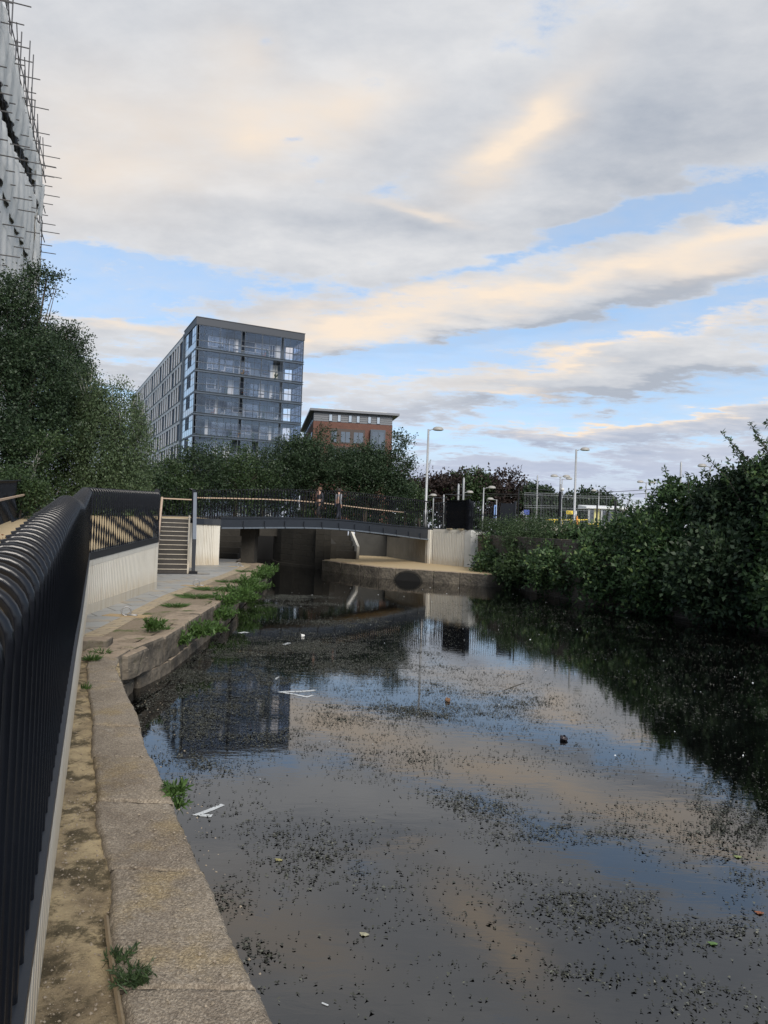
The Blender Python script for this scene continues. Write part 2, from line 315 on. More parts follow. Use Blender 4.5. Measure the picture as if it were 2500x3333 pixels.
def f_water(s):
    c = s.co()
    rip = s.noise(s.map(c, scale=(1.0, 2.6, 1)), 3.2, 4, .55, .4); big = s.noise(c, .5, 3, .5); fine = s.noise(s.map(c, rot=(0, 0, .35), scale=(1.2, 2.4, 1)), 1.9, 3, .5, 1.2)
    q = s.map(c, (3.2, 17.5, 0), (0, 0, R_(10)), (4.2, 4.4, 1), 'TEXTURE'); msk = s.m('EXPONENT', s.m('MULTIPLY', s.v('DOT_PRODUCT', s.v('MULTIPLY', q, (1, 1, 0)), q), -1))
    q2 = s.map(c, (6.2, 9.8, 0), (0, 0, R_(55)), (3.6, 1.3, 1), 'TEXTURE'); m2 = s.m('EXPONENT', s.m('MULTIPLY', s.v('DOT_PRODUCT', s.v('MULTIPLY', q2, (1, 1, 0)), q2), -1))
    msk = s.m('MAXIMUM', msk, s.m('MULTIPLY', m2, .6))
    h = s.m('ADD', s.m('MULTIPLY', rip, .0007), s.m('ADD', s.m('MULTIPLY', s.m('MULTIPLY', fine, msk), .024), s.m('MULTIPLY', big, .0009)))
    b = s.bsdf((.0018, .002, .002), .012, None, spec=.5); b.inputs['IOR'].default_value = 1.85
    u = s.n('ShaderNodeBump'); u.inputs['Strength'].default_value = 1; u.inputs['Distance'].default_value = 1; s.put(u.inputs['Height'], h); s.put(b.inputs['Normal'], u.outputs[0])
WATER = mat('dark_still_water', f_water)
def leafmat(name, dark, light, tip=None, trans=.25):
    def f(s):
        g = s.n('ShaderNodeNewGeometry'); r = g.outputs['Random Per Island']; c = s.co(); n = s.noise(c, .8, 3, .6)
        col = s.mix(s.m('MULTIPLY_ADD', r, .7, s.m('MULTIPLY_ADD', n, .9, -.3), clamp=True), dark, light)
        if tip: col = s.mix(s.m('GREATER_THAN', r, .93), col, tip)
        b = s.n('ShaderNodeBsdfPrincipled'); s.put(b.inputs['Base Color'], col); b.inputs['Roughness'].default_value = .5; b.inputs['Specular IOR Level'].default_value = .32
        t = s.n('ShaderNodeBsdfTranslucent'); s.put(t.inputs[0], col); m_ = s.n('ShaderNodeMixShader'); m_.inputs[0].default_value = trans
        s.nt.links.new(b.outputs[0], m_.inputs[1]); s.nt.links.new(t.outputs[0], m_.inputs[2]); o = s.n('ShaderNodeOutputMaterial'); s.nt.links.new(m_.outputs[0], o.inputs[0])
    return mat(name, f)
LF_DARK = leafmat('dark_green_leaves', (.015, .030, .017), (.050, .083, .038))
LF_MID = leafmat('mid_green_leaves', (.020, .040, .018), (.066, .105, .040))
LF_BIR = leafmat('birch_leaves', (.042, .070, .036), (.105, .150, .070))
LF_BANK = leafmat('bankside_leaves', (.012, .026, .013), (.080, .145, .052), (.14, .20, .07))
LF_RED = leafmat('copper_leaves', (.026, .018, .018), (.058, .042, .036))
LF_WEED = leafmat('bright_weed_leaves', (.035, .075, .018), (.095, .17, .045), None, .3)
BARK = plain('bark', (.085, .07, .055), .9, .3, 8, .6)
PALEBARK = plain('pale_birch_bark', (.33, .33, .30), .8, .35, 9, .4)

# ------------------------------------------------------------------ foliage
def nrm(a): return a/(np.linalg.norm(a, axis=1, keepdims=True)+1e-9)
def lump(P, k=1.0, ph=0.):   # cheap smooth 3-D noise in -1..1
    x, y, z = P[:, 0]*k, P[:, 1]*k, P[:, 2]*k
    return (np.sin(1.7*x+2.1*z+ph)+np.sin(2.3*y-1.3*x+1.7+ph)+np.sin(1.9*z+1.1*y-.6)+np.sin(3.1*x-2.7*y+2.2*z+ph))/4
def leafquads(B, D, ln, wd, rg=rng):
    """B base points, D unit directions -> folded leaf of 4 vertices each"""
    n = len(B); U = nrm(np.cross(D, rg.normal(size=(n, 3)))); Nn = np.cross(U, D)
    L = ln*rg.uniform(.65, 1.25, (n, 1)); W = wd*rg.uniform(.7, 1.2, (n, 1))
    P = np.empty((n, 4, 3)); P[:, 0] = B; P[:, 1] = B+D*L*.45+U*W/2+Nn*W*.16; P[:, 2] = B+D*L-Nn*W*.2; P[:, 3] = B+D*L*.45-U*W/2+Nn*W*.16
    return P.reshape(-1, 3)
def crown(blobs, ntw, lpt, ll, lw, tl, mode='bush', gap=.25, seed=0, sub=6):
    rg = np.random.default_rng(seed+11); out = []
    if mode == 'bush' and sub:
        nb = []
        for b in blobs:
            nb.append((b[0], b[1], b[2], b[3]*.86, b[4]*.86, b[5]*.86))
            for _ in range(sub): q = nrm(rg.normal(size=(1, 3)))[0]; q[2] = q[2]*.8+.15; k_ = rg.uniform(.28, .46); nb.append((b[0]+q[0]*b[3]*.82, b[1]+q[1]*b[4]*.82, b[2]+q[2]*b[5]*.82, b[3]*k_, b[4]*k_, b[5]*k_*.8))
        blobs = nb
    vols = np.array([b[3]*b[4]*b[5] for b in blobs])**(2/3); cnt = (ntw*vols/vols.sum()).astype(int)+1
    for b, n in zip(blobs, cnt):
        c = np.array(b[:3]); r = np.array(b[3:6]); d_ = nrm(rg.normal(size=(n, 3))); fr = rg.uniform(.45, 1.0, (n, 1))**.6
        P = c+d_*r*fr*(1+.16*lump(d_*3+c, 1.3, seed)[:, None]); keep = lump(P, 1.6/max(.6, r.mean()**.5), seed*1.3) > gap*2-1.0
        P = P[keep]; d_ = d_[keep]; n = len(P)
        if mode == 'weep': T = nrm(np.array([0, 0, -1.])+d_*.28+rg.normal(size=(n, 3))*.12)
        else: T = nrm(d_*.9+rg.normal(size=(n, 3))*.55+np.array([0, 0, .25]))
        Lt = tl*rg.uniform(.5, 1.4, (n, 1))
        for k in range(lpt):
            t = (k+rg.uniform(0, 1, (n, 1)))/lpt
            B = P+T*Lt*t+rg.normal(size=(n, 3))*tl*(.05 if mode == 'weep' else .13)
            D = nrm(T*.5+rg.normal(size=(n, 3))*.75+(np.array([0, 0, -.5]) if mode == 'weep' else np.array([0, 0, .05])))
            out.append(leafquads(B, D, ll, lw, rg))
    return np.concatenate(out)
def tree(name, label, cat, group, base, blobs, m, ntw, lpt, ll, lw, tl, trunk_r=.18, bark=None, mode='bush', gap=.25, seed=0, lean=0.):
    root = empty(name, base, label, cat, group); base = np.array(base, float)
    fastmesh('crown', crown(blobs, ntw, lpt, ll, lw, tl, mode, gap, seed), 4, m, root)
    mb = MB(); top = np.mean([b[:3] for b in blobs], axis=0); rg = np.random.default_rng(seed)
    mid = base+(top-base)*.5+np.array([rg.normal()*.15, rg.normal()*.15, 0])
    mb.tube([base-np.array([0, 0, .3]), base+(mid-base)*.5, mid, top], [trunk_r*1.25, trunk_r, trunk_r*.8, trunk_r*.35], 9)
    for b in blobs:
        c = np.array(b[:3]); st = base+(top-base)*rg.uniform(.3, .7); k = (st+c)/2+rg.normal(size=3)*.2
        mb.tube([st, k, c], [trunk_r*.5, trunk_r*.3, trunk_r*.1], 6)
        for _ in range(4):
            e = c+nrm(rg.normal(size=(1, 3)))[0]*np.array(b[3:6])*.85; mb.tube([k, (k+e)/2+rg.normal(size=3)*.1, e], [trunk_r*.22, trunk_r*.12, .008], 5)
    mb.build('trunk', bark or BARK, root, True); return root
def sprig(name, label, group, base, n, h, spread, ll, lw, m=None, seed=0, grass=False, cat='plant'):
    rg = np.random.default_rng(seed+100); base = np.array(base, float); root = empty(name, base, label, cat, group); out = []; mb = MB()
    for i in range(n):
        a = rg.uniform(0, 6.28); o = np.array([math.cos(a), math.sin(a), 0])*spread*rg.uniform(.1, 1)**.6; hh = h*rg.uniform(.5, 1.1)
        b0 = base+o*.35+np.array([rg.normal()*.02, rg.normal()*.02, 0]); tip = base+o+np.array([0, 0, hh*(1-.35*np.linalg.norm(o)/spread)])
        if grass:
            T = nrm((tip-b0)[None])[0]; out.append(leafquads(b0[None], T[None], np.linalg.norm(tip-b0), lw, rg)); continue
        midp = (b0+tip)/2+np.array([0, 0, hh*.12]); mb.tube([b0, midp, tip], [.004, .003, .0015], 4, False)
        k = 9; t = rg.uniform(.15, 1, (k, 1)); B = b0*(1-t)**2+2*midp*t*(1-t)+tip*t**2
        out.append(leafquads(B, nrm(nrm((tip-b0)[None])*.6+rg.normal(size=(k, 3))*.6+np.array([0, 0, .15])), ll, lw, rg))
    fastmesh('leaves', np.concatenate(out), 4, m or LF_WEED, root)
    if mb.v: mb.build('stem', m or LF_WEED, root)
    return root

# ================================================================== SETTING
D1 = np.array([-.371, .929]); N1 = np.array([.929, .371]); O1 = np.array([-.165, 0.])     # ramp direction; outward (canal side) normal
def on1(s_, lat=0.): p = O1+D1*s_-N1*lat; return p                                          # lat = metres inwards (left)
def sval(x, y): return (x+.165)*D1[0]+y*D1[1]
def rampz(x, y): return min(max(1.06+.05*sval(x, y), 0.9), 2.72)
# water
W = MB(); W.add([(-60, -30, 0), (60, -30, 0), (60, 75, 0), (-60, 75, 0)], [(0, 1, 2, 3)]); tag(W.build('water', WATER), kind='structure')
bed = MB(); bed.add([(-60, -30, -1.2), (60, -30, -1.2), (60, 75, -1.2), (-60, 75, -1.2)], [(0, 1, 2, 3)])
# ground sheets
G = MB()
G.add([(-4000, 50, 2.56), (4000, 50, 2.56), (4000, 5000, 2.56), (-4000, 5000, 2.56)], [(0, 1, 2, 3)])
rb = [(4000, 50), (2.9, 50), (2.9, 41.5), (4.6, 39), (5.6, 38), (6.6, 33), (8, 28), (10, 24.5), (12, 20), (13.5, 14), (14.5, 5), (15, -30), (4000, -30)]
G.add([(*p, 2.56) for p in rb], [tuple(range(len(rb)))])
lb = [tuple(on1(s_, 2.5)) for s_ in (-30, 0, 15, 30, 40)]+[(-9.4, 38), (-9.4, 50), (-300, 50), (-300, -30)]
G.add([(*p, rampz(*p)-.16) for p in lb], [tuple(range(len(lb)))])
tag(G.build('ground', GROUND), kind='structure')
# ramp surface
A = MB(); ss = np.linspace(-12, 31, 20)
for i in range(19):
    a, b = ss[i], ss[i+1]; P = [on1(a, .03), on1(b, .03) if b < 15 else None, None, on1(a, 2.45)]
edge = [on1(-12, .03), on1(0, .03), on1(7, .03), np.array([-5.78, 14.0]), np.array([-6.26, 19.74]), np.array([-7.98, 25.2]), np.array([-9.1, 28.45]), np.array([-7.85, 28.75]), np.array([-8.0, 30.7]), np.array([-7.1, 31.05])]
far = [np.array([-8.95, 32.85]), np.array([-9.3, 38.]), on1(40, -3), on1(40, 2.42), on1(30, 2.42), on1(15, 2.42), on1(0, 2.42), on1(-12, 2.42)]
P = edge+far; A.add([(*p, rampz(*p)) for p in P], [tuple(range(len(P)))])
tag(A.build('ramp_path', BUFF), kind='structure')
# towpath: flagstones, buff edging, mossy soil strip
T = MB(); tp = [(-4.75, 11.3), (-4.88, 12.3), (-5.2, 15.2), (-5.5, 18), (-5.62, 20.5), (-5.65, 23.2), (-5.8, 27), (-6.15, 31.5), (-6.9, 33.5), (-8.6, 45), (-11, 45), (-10, 31), (-9, 25), (-6.3, 19.8), (-5.77, 14)]
T.prism(tp, .2, .66); tag(T.build('towpath', PAVE), kind='structure')
eg = [(-4.45, 10.9), (-4.55, 12.2), (-4.88, 15.1), (-5.15, 18), (-5.27, 20.5), (-5.3, 23.2), (-5.42, 27), (-5.8, 31.6), (-6.5, 33.6)]
E_ = MB(); E_.prism([(-4.8, 11.2), (-4.88, 12.3), (-5.2, 15.2), (-5.5, 18), (-5.62, 20.5), (-5.65, 23.2), (-5.8, 27), (-6.15, 31.5), (-6.9, 33.5)]+eg[::-1], .2, .664); tag(E_.build('towpath_edging', SETT), kind='structure')
S_ = MB(); inn = [(-3.85, 10.6), (-3.8, 12.2), (-3.95, 15), (-4.1, 18), (-4.4, 22), (-4.7, 27), (-4.9, 31), (-5.6, 33.4), (-6.4, 34.2)]
n = len(eg); V = []
for a, b in zip(eg, inn):
    for k in range(9):
        t = k/8; x, y = a[0]*(1-t)+b[0]*t, a[1]*(1-t)+b[1]*t; V.append((x, y, .658))
S_.add(V, [(i*9+k, i*9+k+1, (i+1)*9+k+1, (i+1)*9+k) for i in range(n-1) for k in range(8)]); tag(S_.build('soil_verge', SOIL), kind='structure')
# sandy strip at the foot of the ramp wall
SS = MB(); V = []; st = np.linspace(-3, 12.6, 90)
cl = [(-.30, 1.4), (-.92, 2.79), (-1.12, 3.14), (-1.32, 3.57), (-1.75, 4.51), (-2.23, 5.68), (-2.42, 6.14), (-2.69, 6.67), (-3.17, 7.84), (-3.76, 9.27)]
for i, s_ in enumerate(st):
    for k in range(12):
        p = on1(s_, .02)+N1*k/11*.5; z = .622+.006*math.sin(s_*5+k*.8)+.005*math.sin(s_*13.3-k*1.9)
        V.append((p[0], p[1], z))
SS.add(V, [(i*12+k, i*12+k+1, (i+1)*12+k+1, (i+1)*12+k) for i in range(89) for k in range(11)]); tag(SS.build('sandy_strip', SAND, smooth=True), kind='structure')

# ---------------------------------------------------------------- concrete coping, foreground
ed = np.array([(1.1, -1.0), (.55, .6), (.1, 1.8), (-.36, 2.82), (-.58, 3.26), (-.96, 4.08), (-1.28, 4.75), (-1.61, 5.42), (-2.0, 6.22), (-2.38, 7.11), (-2.96, 8.33), (-3.40, 9.25), (-3.60, 9.9)])
ie = np.array([(.55, -1.0), (.1, .6), (-.4, 1.8), (-.92, 2.79), (-1.12, 3.14), (-1.40, 3.90), (-1.75, 4.60), (-2.15, 5.50), (-2.45, 6.20), (-2.78, 7.00), (-3.30, 8.15), (-3.80, 9.30), (-4.00, 9.95)])
def resamp(P, n):
    L = np.r_[0, np.cumsum(np.linalg.norm(np.diff(P, axis=0), axis=1))]; t = np.linspace(0, L[-1], n)
    return np.c_[np.interp(t, L, P[:, 0]), np.interp(t, L, P[:, 1])]
NL, NW = 1100, 26; E1 = resamp(ed, NL); E2 = resamp(ie, NL); V = np.zeros((NL, NW+8, 3))
ln = 11.4; joints = [0.6, 1.9, 2.95, 4.15, 5.2, 6.2, 7.15, 8.05, 8.9, 9.9, 10.6]
tt = np.linspace(0, ln, NL)
jd = np.min(np.abs(tt[:, None]-np.array(joints)), axis=1); jdip = np.exp(-(jd/.011)**2)*.05
blk = np.searchsorted(joints, tt); off = np.array([0, .012, -.008, .01, .0, -.012, .008, -.006, .01, -.004, .006, 0, 0, 0])[blk]
for k in range(NW):
    f = k/(NW-1); wob = .005*np.sin(tt*9+1)+.004*np.sin(tt*23)+.004*np.sin(tt*61+np.sin(tt*7)); wob2 = .010*np.sin(tt*5)+.007*np.sin(tt*17)+.006*np.sin(tt*47+2*np.sin(tt*5))
    p = E2*(1-f)+E1*f; p = p+(E1-E2)*((wob*f+wob2*(1-f)+off*1.5)[:, None]); z = .66+.0022*np.sin(tt*7+f*9)+.0014*np.sin(tt*31-f*21)+.0016*np.sin(tt*57+f*33+2*np.sin(tt*11))-jdip
    z = z+off*.5-(.02*(np.maximum(0, f-.94)/.06)**2)-(.02*(np.maximum(0, .05-f)/.05)**2); z = z+rng.normal(size=NL)*.0012
    V[:, 4+k, :2] = p; V[:, 4+k, 2] = z
for j, dz in enumerate((-.02, -.10, -.3, -.9)):
    V[:, 4+NW+j, :2] = V[:, 3+NW, :2]+(E1-E2)*.01*(j+1)*(.6 if j < 2 else .8); V[:, 4+NW+j, 2] = .64+dz+rng.normal(size=NL)*.003
    V[:, 3-j, :2] = V[:, 4, :2]-(E1-E2)*.01; V[:, 3-j, 2] = .63+dz*.6
V = V.reshape(-1, 3); K = NW+8; q = [(i*K+k, i*K+k+1, (i+1)*K+k+1, (i+1)*K+k) for i in range(NL-1) for k in range(K-1)]
cz = fastmesh('canal_coping', V, 4, COPE, None, np.array(q)); tag(cz, 'long brown weathered concrete coping along the near left edge of the canal', 'coping')
cz.data.polygons.foreach_set('use_smooth', [True]*len(cz.data.polygons))
jm = plain('joint_dirt', (.045, .036, .025), .95, .4, 20, .6)
for q in joints:
    i = int(q/ln*(NL-1)); a, b = E2[i], E1[i]; mb = MB(); t = (b-a)/np.linalg.norm(b-a); pts_ = [(*(a+(b-a)*f+np.array([0, .004*math.sin(f*17+q)])), .640) for f in np.linspace(.01, .99, 9)]
    mb.tube(pts_, .0095, 5); mb.build('joint', jm, cz)
# thin timber batten lying in the strip
B = MB(); B.tube([(*onz(x, y, .66)[:2], .672) for x, y in ((345, 2990), (352, 3060), (365, 3150), (378, 3230), (395, 3333), (405, 3400))], [.011, .011, .012, .011, .011, .011], 4)
tag(B.build('timber_batten', plain('weathered_batten', (.20, .15, .09), .8, .3, 12, .3)), 'thin weathered timber strip lying along the sandy gap beside the coping', 'batten')

# ---------------------------------------------------------------- old stone quay
quay = empty('stone_quay', (-4.0, 20, 0), 'old worn stone quay edge of big uneven blocks left of the canal', 'quay')
qp = [(-3.62, 9.8), (-3.66, 10.6), (-3.56, 11.9), (-3.62, 13.3), (-3.70, 14.8), (-3.78, 16.3), (-3.95, 18), (-4.15, 19.8), (-4.35, 21.7), (-4.52, 23.5), (-4.68, 25.3), (-4.80, 27.1), (-4.85, 28.9), (-4.9, 30.4), (-5.15, 32), (-5.75, 33.3), (-6.4, 34.3), (-7.0, 36.5), (-7.7, 40), (-8.6, 46)]
def block(poly, z0, z1, seed, name='stone_block', m=None, amp=.04, parent=quay, sub=9):
    """a rough block: quad plan poly (4 xy), subdivided and roughened with rounded edges"""
    rg = np.random.default_rng(seed); P = [np.array(p, float) for p in poly]; mb = MB(); N = sub
    def pt(u, v, w_):
        e = .07
        def rd(t): return t
        p = (P[0]*(1-u)+P[1]*u)*(1-v)+(P[3]*(1-u)+P[2]*u)*v; z = z0+(z1-z0)*w_
        q = np.array([p[0], p[1], z]); c = np.array([*(sum(P)/4), (z0+z1)/2])
        k = (abs(2*u-1) > .99)+(abs(2*v-1) > .99)+(w_ > .99)
        if k >= 2: q = q+(c-q)*.045*(k-1)
        L = lump(q[None]*1.0, 3.1, seed)[0]*amp+lump(q[None], 9, seed)[0]*amp*.5
        return q+(q-c)/np.linalg.norm(q-c)*L
    g = {}
    def vid(u, v, w_):
        key = (round(u, 4), round(v, 4), round(w_, 4))
        if key not in g: g[key] = len(mb.v); mb.v.append(tuple(pt(u, v, w_)))
        return g[key]
    ls = [i/N for i in range(N+1)]
    for i in range(N):
        for j in range(N):
            a, b, c, e = ls[i], ls[i+1], ls[j], ls[j+1]
            mb.f.append((vid(a, c, 1), vid(b, c, 1), vid(b, e, 1), vid(a, e, 1)))
            for v in (0, 1): mb.f.append((vid(a, v, c), vid(b, v, c), vid(b, v, e), vid(a, v, e)))
            for u in (0, 1): mb.f.append((vid(u, a, c), vid(u, b, c), vid(u, b, e), vid(u, a, e)))
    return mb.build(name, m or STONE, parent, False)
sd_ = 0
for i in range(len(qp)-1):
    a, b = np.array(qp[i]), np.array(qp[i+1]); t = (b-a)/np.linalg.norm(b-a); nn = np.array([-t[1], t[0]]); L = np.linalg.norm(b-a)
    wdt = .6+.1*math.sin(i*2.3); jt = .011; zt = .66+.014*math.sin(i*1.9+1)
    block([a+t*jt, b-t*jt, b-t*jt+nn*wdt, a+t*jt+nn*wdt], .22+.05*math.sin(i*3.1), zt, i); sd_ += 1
    if i < 13:
        o2 = -nn*(.012+.012*math.sin(i*4.)); sh = .25*L
        block([a+t*(sh+jt)+o2, b+t*(sh-jt)+o2, b+t*sh+nn*.5, a+t*sh+nn*.5], -.35, .2, 50+i, amp=.035)
block([(-3.55, 10.15), (-3.5, 11.0), (-4.25, 11.05), (-4.3, 10.1)], .3, .64, 301)
ls_ = empty('loose_stone', (-4.35, 10.75, .62), 'loose broken orange stone lying where the ramp wall meets the quay', 'stone')
block([(-4.5, 10.45), (-4.05, 10.6), (-4.1, 11.0), (-4.6, 10.85)], .62, .77, 333, 'stone_body', STONE, .03, ls_)
BK = MB(); BK.prism([(-3.75, 9.8), (-3.75, 12), (-4.3, 20), (-4.9, 30), (-6, 33.8), (-8.9, 46), (-10, 46), (-10, 9.8)], -.9, .1); BK.build('core', DSTONE, quay)

# ================================================================== RIBBED CONCRETE WALLS
def ribbed(name, label, pts, z0s, z1s, sp=.11, dpt=.028, th=.25, plinth=.16, band=.1, cat='wall', rib=True, parent=None, m=None, ends=True):
    """wall whose ribbed face is on the right of p->q; z0s/z1s: foot and top at every point"""
    m = m or CONC; root = parent or empty(name, (*pts[0][:2], min(z0s)), label, cat)
    F = MB(); PL = MB()
    for i in range(len(pts)-1):
        p, q = np.array(pts[i], float), np.array(pts[i+1], float); L = np.linalg.norm(q-p); t = (q-p)/L; nn = np.array([t[1], -t[0]])
        za, zb, ya, yb = z0s[i], z0s[i+1], z1s[i], z1s[i+1]
        def Z(f, lo): return (za+(zb-za)*f) if lo else (ya+(yb-ya)*f)
        n = max(1, int(L/sp)); prof = [0, .14, .24, .88, 1.]; off = [0, 0, dpt, dpt, 0]
        xs = [];
        for k in range(n):
            for a, o in zip(prof[:-1], off[:-1]): xs.append(((k+a)/n, o if rib else dpt))
        xs.append((1., 0 if rib else dpt)); V = []
        for f, o in xs:
            b = p+t*L*f+nn*(o-dpt); V += [(*b, Z(f, 1)+plinth-.001), (*b, Z(f, 0)-band+.001)]
        F.add(V, [(2*k, 2*k+2, 2*k+3, 2*k+1) for k in range(len(xs)-1)])
        PL.wall(p, q, za-.15, za+plinth, th, zb-.15, zb+plinth, side=1)
        PL.wall(p-nn*dpt*1.5, q-nn*dpt*1.5, za+plinth, ya-band, th-dpt*1.6, zb+plinth, yb-band, side=1)
        PL.wall(p, q, ya-band, ya, th, yb-band, yb, side=1)
    if rib: F.build('ribbed_face', m, root)
    PL.build('wall_core', m, root)
    return root
PI = math.pi
w1a, w1b, w2b, w2c = on1(-3), np.array([-5.75, 14.0]), np.array([-6.22, 19.74]), np.array([-7.95, 25.13])
RY = [(-4, .74), (0, 1.0), (2.4, 1.145), (3.95, 1.245), (6.4, 1.395), (8.2, 1.40), (14, 1.74)]
def beamz(s_): y = .929*s_; return float(np.interp(y, [a for a, b in RY], [b for a, b in RY]))   # underside of the parapet beam along the ramp, with a short landing
sB = sval(*w1b); sC = sval(*w2b)
zB, zC = 1.74, 1.95
ribbed('ramp_wall', 'long cream ribbed concrete wall of the ramp, from the camera to the bend', [w1a]+[on1(y/.929) for y in (2.4, 3.95, 6.4, 8.2)]+[w1b], [.62]*5+[.66], [beamz(-3)]+[beamz(y/.929) for y in (2.4, 3.95, 6.4, 8.2)]+[zB], sp=.15, dpt=.045, plinth=.03, band=.04)
ribbed('ramp_wall', 'cream ribbed concrete wall beyond the bend, above the flagstones left of the stairs', [w1b+np.array([0, .01]), w2b], [.66, .66], [zB, zC], sp=.115, dpt=.06, plinth=.2, band=.12)
ribbed('ramp_wall', 'side of the ramp wall between its end and the foot of the stairs', [w2b+np.array([0, .01]), w2c], [.66, .66], [zC, 2.35], sp=.105)

# ================================================================== RAILINGS
def picket_geo(ph, h=1.33, R=.10, wa=.023, wb=.0075, arc=112, n=8, tw=1.25):
    """a flat bar with rounded edges: twisted over its lower two thirds, bent inwards over the top"""
    C = []
    for k in range(25):
        z = (h-R)*k/24; g = min(1., max(0., (.70*h-z)/.18)); C.append(((0, 0, z), (0, 1, 0), ((2*PI*z/.62+ph) % (2*PI))*g if g < 1 else 2*PI*z/.62+ph, g))
    for k in range(1, 9): a = R_(arc)*k/8; C.append(((0, -R+R*math.cos(a), h-R+R*math.sin(a)), (0, math.cos(a), math.sin(a)), 0, 0))
    mb = MB(); V = []
    for c, u, th, g in C:
        th = math.sin(th)*tw*g; u = np.array(u); U_ = u*math.cos(th)+np.array([1., 0, 0])*math.sin(th); t = np.array([0, -u[2], u[1]]); W2 = np.cross(t, U_)
        for q in range(n): f = 2*PI*q/n; V.append(np.array(c)+U_*wa*math.cos(f)+W2*wb*math.sin(f))
    m = len(C); mb.add(V, [(i*n+q, i*n+(q+1) % n, (i+1)*n+(q+1) % n, (i+1)*n+q) for i in range(m-1) for q in range(n)]+[tuple(range((m-1)*n, m*n))[::-1]])
    return np.array(mb.v), mb.f
PG = [picket_geo(2*PI*k/8) for k in range(8)]
PG.append(picket_geo(0, wa=.018, wb=.0115, R=.11, tw=0))
PG += [picket_geo(2*PI*k/8, wa=.029, wb=.014, tw=.8) for k in range(8)]
PM = []
for V, F in PG:
    me = bpy.data.meshes.new('picket'); me.from_pydata(V.tolist(), [], F); me.materials.append(BLACK); me.polygons.foreach_set('use_smooth', [True]*len(F)); me.update(); PM.append(me)
def railing(label, pts, zb, zt, sp=.17, out=1, beam=.13, beamw=.16, hand=None, cat='railing', group=None, beam_in=True, name='railing', indiv=100, wave=.55, handz=.95):
    """pts xy list; zb/zt underside of beam and rail top; pickets' outer face on the right (out=1) or left (out=-1) of the run"""
    root = empty(name, (*pts[0][:2], min(zb)), label, cat, group); off = wloc(root)
    B = MB(); T_ = MB(); items = []
    tot = 0
    for i in range(len(pts)-1):
        p, q = np.array(pts[i], float), np.array(pts[i+1], float); L = np.linalg.norm(q-p); t = (q-p)/L; nn = np.array([t[1], -t[0]])*out
        ang = math.atan2(-nn[0], nn[1])
        B.wall(p+nn*.012, q+nn*.012, zb[i], zb[i]+beam, beamw, zb[i+1], zb[i+1]+beam, side=out)
        B.wall(p+nn*.02, q+nn*.02, zb[i]+beam, zb[i]+beam+.012, beamw+.02, zb[i+1]+beam, zb[i+1]+beam+.012, side=out)
        n = max(1, int(round(L/sp)))
        for k in range(n):
            f = (k+.5)/n; c = p+(q-p)*f-nn*.02; z0 = zb[i]+(zb[i+1]-zb[i])*f+beam; z1 = zt[i]+(zt[i+1]-zt[i])*f
            v = 8 if wave == 0 else int((tot+k)*wave) % 8+(9 if wave == .2 else 0); items.append((c, z0, (z1-z0)/1.33, ang, v))
        tot += n
        if hand:
            a = p-nn*.26; b = q-nn*.26; h0 = zb[i]+beam+handz; h1 = zb[i+1]+beam+handz
            T_.wall(a, b, h0, h0+.05, .07, h1, h1+.05)
    items.sort(key=lambda it: np.hypot(*it[0]))
    for it in items[:indiv]:
        c, z0, sz, ang, v = it; o = bpy.data.objects.new('picket', PM[v]); COL.objects.link(o); o.parent = root
        o.location = (c[0]-off[0], c[1]-off[1], z0-off[2]); o.rotation_euler = (0, 0, ang); o.scale = (1, 1, sz)
    if items[indiv:]:
        VV, FF, b = [], [], 0
        for c, z0, sz, ang, v in items[indiv:]:
            V, F = PG[v]; ca, sa = math.cos(ang), math.sin(ang); X = V@np.array([[ca, sa, 0], [-sa, ca, 0], [0, 0, sz]]); VV.append(X+np.array([c[0], c[1], z0])); FF += [tuple(b+j for j in q) for q in F]; b += len(V)
        m_ = MB(); m_.add(np.concatenate(VV), FF); tag(m_.build('picket', BLACK, root, True), kind='stuff')
    B.build('base_beam', SLATE, root)
    if hand: T_.build('handrail', WOOD, root)
    return root
railing('near black railing of curved flat bars, running from the camera to the bend', [on1(-1.2)]+[on1(y/.929) for y in (2.4, 3.95, 6.4, 8.2)]+[on1(sB-.06)], [beamz(-1.2)]+[beamz(y/.929) for y in (2.4, 3.95, 6.4, 8.2)]+[zB], [2.275, 2.495, 2.61, 2.775, 2.785, 3.15], out=1, beamw=.1, wave=0)
railing('black curved-top railing above the ribbed wall, between the bend and the stairs', [w1b, w2b], [zB, zC], [3.15, 3.32], out=1, sp=.165)
railing('black railing behind the stairs side, hidden end of the ramp parapet', [w2b, w2c+np.array([0, .02])], [zC, 2.3], [3.32, 3.62], out=1)
g3 = [on1(-3, 2.45), on1(20, 2.45), on1(39, 2.45), np.array([-17.1, 38.6])]
zr = [rampz(*p) for p in g3]; zr = [zr[0], 2.06, 2.98, 2.75]
railing('far side black railing of the ramp with a pale timber handrail, at the left edge', g3, zr, [z+1.32 for z in zr], out=-1, hand=True, beam=.05, handz=.78)
RW = MB(); K3 = MB()
for i in range(2): K3.wall(g3[i], g3[i+1], zr[i]-.3, zr[i], .16, zr[i+1]-.3, zr[i+1], side=-1)
tag(K3.build('ramp_kerb', CONC), 'low white concrete kerb under the far railing at the left edge', 'kerb')

